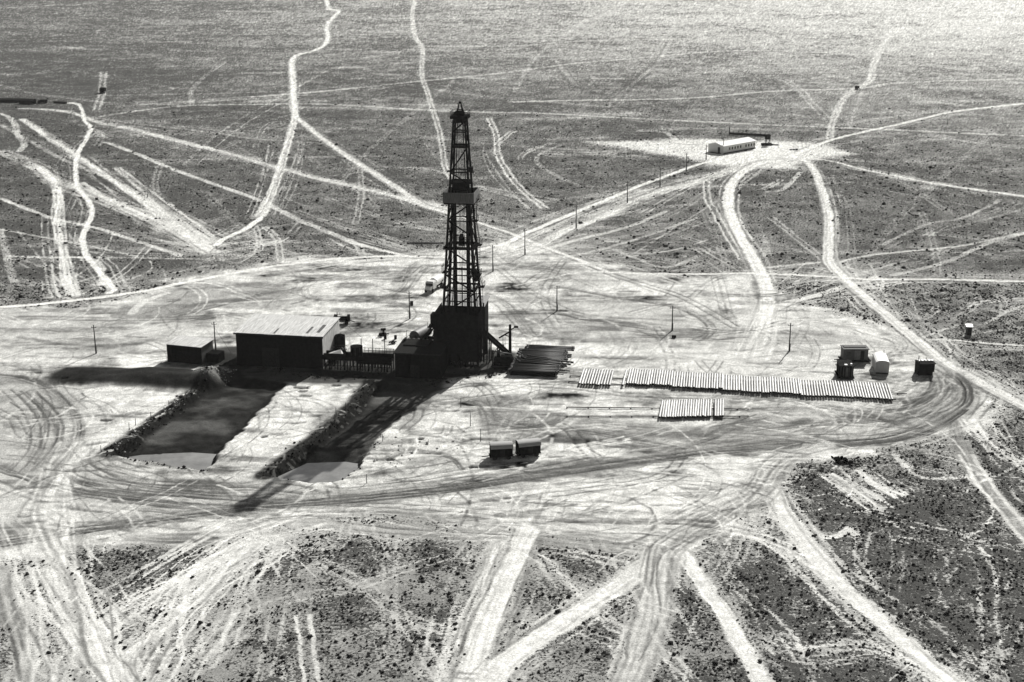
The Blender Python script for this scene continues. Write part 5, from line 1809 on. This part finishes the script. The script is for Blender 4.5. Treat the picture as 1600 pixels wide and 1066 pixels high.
# ------------------------------------------------------------------ tanker truck behind the rig
x, y = gp(675, 455)
r = thing("tanker_truck", "white tanker truck parked left of the derrick on pale ground", "tanker truck", x, y, math.radians(-20))
m = MB(); m.tank((0, 1.0, 2.0), (0, 5.4, 2.0), 1.08, n=22); m.build("tank_shell", 'whitepaint', r)
m = MB(); m.box(-1.05, 1.05, -1.6, .3, .9, 2.5); m.hexa([(-1.0, -1.5, 2.5), (1.0, -1.5, 2.5), (1.0, .3, 2.5), (-1.0, .3, 2.5), (-.85, -1.2, 2.75), (.85, -1.2, 2.75), (.85, .2, 2.75), (-.85, .2, 2.75)])
m.box(-.75, .75, -2.5, -1.6, .8, 1.7); m.build("cab", 'white', r)
m = MB(); m.box(-.9, .9, -1.63, -1.6, 1.75, 2.35); m.build("windscreen", 'glass', r)
m = MB(); m.box(-.5, .5, -2.4, 5.6, .6, .85); m.build("chassis", 'black', r)
for sx in (-1, 1):
    for yv in (-1.6, 3.4, 4.5):
        w = MB(); w.tube((sx * .95 - .15, yv, .5), (sx * .95 + .15, yv, .5), .5, n=16); w.build("wheel", 'tyre', r)

# ------------------------------------------------------------------ odds and ends on the pad
x, y = gp(533, 508)
r = thing("flatbed_trailer", "dark flat trailer parked behind the big shed's right corner", "trailer", x, y, math.radians(2))
m = MB(); m.box(-1.7, 2.0, 0, 2.2, .8, 1.0); m.build("bed", 'black', r)
m = MB(); m.box(-1.7, -1.1, 0, 2.2, 1.0, 1.9); m.box(1.3, 1.9, .2, 2.1, 1.0, 1.9); m.bar((-1.2, 1.4, 1.4), (1.4, 1.8, 1.3), .4); m.build("load", 'black', r)
m = MB(); m.bar((2.0, 1.1, .7), (3.0, 1.1, .4), .15); m.box(-1.6, 1.9, .6, 1.6, .55, .8); m.build("drawbar", 'black', r)
for sx in (-1.1, 1.2):
    for yv in (.1, 2.1):
        w = MB(); w.tube((sx, yv - .13, .45), (sx, yv + .13, .45), .45, n=14); w.build("wheel", 'tyre', r)

x, y = gp(598, 524)
r = thing("winch", "small black winch on a block on open ground left of derrick", "winch", x, y, .2)
m = MB(); m.box(-.8, .8, -.5, .5, 0, .45); m.bar((-.9, 0, .2), (1.4, .2, .2), .2); m.build("base", 'black', r)
m = MB(); m.tube((.2, 0, .45), (.2, 0, 1.5), .22, n=10); m.tube((-.4, 0, 1.35), (.7, 0, 1.35), .28, n=12); m.build("drum", 'black', r)
for (px, py, lb) in ((602, 530, "small black barrel nearer the winch"), (618, 530, "small black barrel farther right of the winch"), (1050, 528, "dark barrel lying alone above the long pipe row")):
    x, y = gp(px, py)
    m = MB(); m.tube((0, 0, 0), (0, 0, .85), .3, n=14); m.tube((0, 0, .27), (0, 0, .31), .32, n=14); m.tube((0, 0, .55), (0, 0, .59), .32, n=14)
    o = m.build("barrel", 'black'); o.location = (x, y, 0); tag(o, lb, "barrel")
    if px == 1050:
        o.rotation_euler = (math.pi / 2, 0, 1.2); o.location = (x, y, .32)
x, y = gp(614, 537)
m = MB()
for k in range(7):
    m.bar((random.uniform(-1, 1), random.uniform(-.5, .5), .15 + k * .05), (random.uniform(-1, 1), random.uniform(-.5, .5), random.uniform(.2, .7)), .16)
o = m.build("timber_heap", 'black'); o.location = (x, y, 0); tag(o, "little heap of dark timber right of the winch", "timber heap")

x, y = gp(1317, 722)
rs = random.Random(3)
m = MB()
for k in range(38):
    a = (rs.gauss(0, .75), rs.gauss(0, .8), rs.uniform(0, .5))
    b = (a[0] + rs.uniform(-1, 1), a[1] + rs.uniform(-.9, .9), rs.uniform(.1, .9))
    m.bar(a, b, rs.uniform(.1, .5), rs.uniform(.05, .3))
o = m.build("scrap_heap", 'black'); o.location = (x, y, 0); tag(o, "black scrap heap on pale ground below the road bend", "scrap heap")

# ------------------------------------------------------------------ camp in the distance
c0 = Vector((*gp(1130, 241), 0)); c1 = Vector((*gp(1180, 232), 0)); c2 = Vector((*gp(1104, 237), 0))
yaw = math.atan2(c1.y - c0.y, c1.x - c0.x)
Lb = (c1 - c0).length; Wb = 7.4
r = thing("barrack", "long white barrack with a row of small dark windows", "building", c0.x, c0.y, yaw)
m = MB(); m.box(0, Lb, 0, Wb, 0, 3.0)
m.add([(0, 0, 3.0), (0, Wb, 3.0), (0, Wb / 2, 3.9), (Lb, 0, 3.0), (Lb, Wb, 3.0), (Lb, Wb / 2, 3.9)], [(0, 2, 1), (3, 4, 5)])
m.build("wall", 'white', r)
m = MB()
for (a, b) in ((-.3, Wb / 2), (Wb + .3, Wb / 2)):
    za = 2.95
    m.hexa([(-.3, a, za), (Lb + .3, a, za), (Lb + .3, b, 3.95), (-.3, b, 3.95), (-.3, a, za + .08), (Lb + .3, a, za + .08), (Lb + .3, b, 4.03), (-.3, b, 4.03)])
m.build("roof", mat('pale_slate_roof', .5, .7, 0, .1), r)
for k in range(10):
    if k == 5: continue
    xw = Lb * (.17 + .085 * k)
    m = MB(); m.box(xw, xw + .85, -.04, -.005, 1.2, 2.2); m.build("window", 'glass', r)
m = MB(); m.box(-.04, -.005, 1.6, 2.7, 0.1, 2.4); m.build("door", 'bore', r)
m = MB(); m.box(-1.2, -.05, 1.2, 5.6, 0, .25); m.box(0.1, Lb, -.35, -.05, 0, .35); m.box(Lb * .6, Lb * .6 + 1.4, -1.1, -.35, 0, .35); m.build("shadow_strip_step", 'dark', r)  # dark strips along the wall foot stand in for its shadow; one door step

a = Vector((*gp(1139, 211), 0)); b = Vector((*gp(1195, 214), 0))
r = thing("board_fence", "long low dark board fence behind the white barrack", "fence", a.x, a.y, math.atan2(b.y - a.y, b.x - a.x))
L = (b - a).length
m = MB(); m.box(0, L, 0, .12, .1, 1.1); m.build("boards", 'dark', r)
m = MB()
for k in range(9):
    m.bar((k * L / 8, .2, 0), (k * L / 8, .2, 1.4), .16)
m.bar((.1, .2, 0), (.1, .2, 3.0), .3); m.build("post", 'dark', r)
x, y = gp(1199, 227)
r = thing("water_tower", "dark box tank on four legs at the camp's right end", "water tower", x, y, .1)
m = MB(); m.box(-.9, .9, -.9, .9, 2.4, 4.2); m.build("tank_box", 'black', r)
m = MB()
for sx in (-.75, .75):
    for sy in (-.75, .75):
        m.bar((sx, sy, 0), (sx, sy, 2.4), .2)
m.bar((-.75, -.75, .1), (.75, -.75, 2.3), .1); m.bar((.75, -.75, .1), (-.75, -.75, 2.3), .1); m.build("leg_frame", 'grey', r)
m = MB(); m.box(-2.2, 1.8, -1.2, 1.4, 0, .7); m.bar((1.8, 0, .2), (4.2, -1, .2), .35); m.build("base_tray", 'black', r)
x, y = gp(1240, 235)
m = MB()
for k in range(3):
    m.box(-1.4 + k * 1.1, -.6 + k * 1.1, 0, .8, 0, .35 + .1 * k)
o = m.build("crate_row", 'dark'); o.location = (x, y, 0); tag(o, "low row of dark crates right of the camp yard", "crates")

# buildings and vehicles at the far left
def barn(pxa, pxb, py, h, dep, label):
    a = Vector((*gp(pxa, py), 0)); b = Vector((*gp(pxb, py + 1), 0))
    r = thing("low_barn", label, "barn", a.x, a.y, math.atan2(b.y - a.y, b.x - a.x))
    L = (b - a).length
    m = MB(); m.box(0, L, 0, dep, 0, h * .75); m.build("wall", 'dark', r)
    m = MB()
    m.hexa([(-.3, -.4, h * .72), (L + .3, -.4, h * .72), (L + .3, dep / 2, h), (-.3, dep / 2, h), (-.3, -.4, h * .75), (L + .3, -.4, h * .75), (L + .3, dep / 2, h + .08), (-.3, dep / 2, h + .08)])
    m.hexa([(-.3, dep / 2, h), (L + .3, dep / 2, h), (L + .3, dep + .4, h * .72), (-.3, dep + .4, h * .72), (-.3, dep / 2, h + .08), (L + .3, dep / 2, h + .08), (L + .3, dep + .4, h * .75), (-.3, dep + .4, h * .75)])
    m.build("roof", 'dark', r)
    return r


barn(-40, 30, 160, 1.9, 3.0, "long dark low barn at the photo's left edge, far off")
barn(30, 51, 163, 2.5, 3, "short dark barn joined right of the long far one")
barn(84, 102, 161.5, .9, 1.2, "very low dark shelter by the start of the pale road")


def truck(px, py, rot, label, s=1.0, body=2.6):
    x, y = gp(px, py)
    r = thing("truck", label, "truck", x, y, rot)
    m = MB(); m.box(-1.25 * s, 1.25 * s, -2.4 * s, 1.8 * s, .9 * s, body * s); m.build("cargo_box", 'black', r)
    m = MB(); m.box(-1.05 * s, 1.05 * s, 1.9 * s, 3.3 * s, .7 * s, 2.2 * s); m.box(-.8 * s, .8 * s, 3.3 * s, 4.1 * s, .7 * s, 1.4 * s); m.build("cab", 'black', r)
    m = MB(); m.box(-.5 * s, .5 * s, -2.4 * s, 4.0 * s, .55 * s, .85 * s); m.build("chassis", 'black', r)
    for sx in (-1, 1):
        for yv in (-1.4, 2.8):
            w = MB(); w.tube((sx * 1.0 * s - .15, yv * s, .5 * s), (sx * 1.0 * s + .15, yv * s, .5 * s), .5 * s, n=12); w.build("wheel", 'tyre', r)
    return r


truck(161, 145.5, .1, "black box truck on the twin track at upper left")
truck(68, 162, 1.5, "dark truck parked right of the far left barns", .7)
truck(1339, 139.5, -.5, "tiny dark truck on the pale track at upper right", .62)

# ------------------------------------------------------------------ haze
HZ = bpy.data.materials.new("dust_haze")
HZ.use_nodes = True
n, l = HZ.node_tree.nodes, HZ.node_tree.links
n.clear()
vo = n.new("ShaderNodeVolumePrincipled")
vo.inputs["Color"].default_value = (.97, .97, .96, 1)
vo.inputs["Density"].default_value = 0.00003
vo.inputs["Anisotropy"].default_value = 0.3
ou = n.new("ShaderNodeOutputMaterial")
l.new(vo.outputs[0], ou.inputs["Volume"])
m = MB(); m.box(-49000, 49000, -3000, 15000, -5, H + 4)
hz = m.build("haze", HZ)
tag(hz, None, None, None, 'stuff')
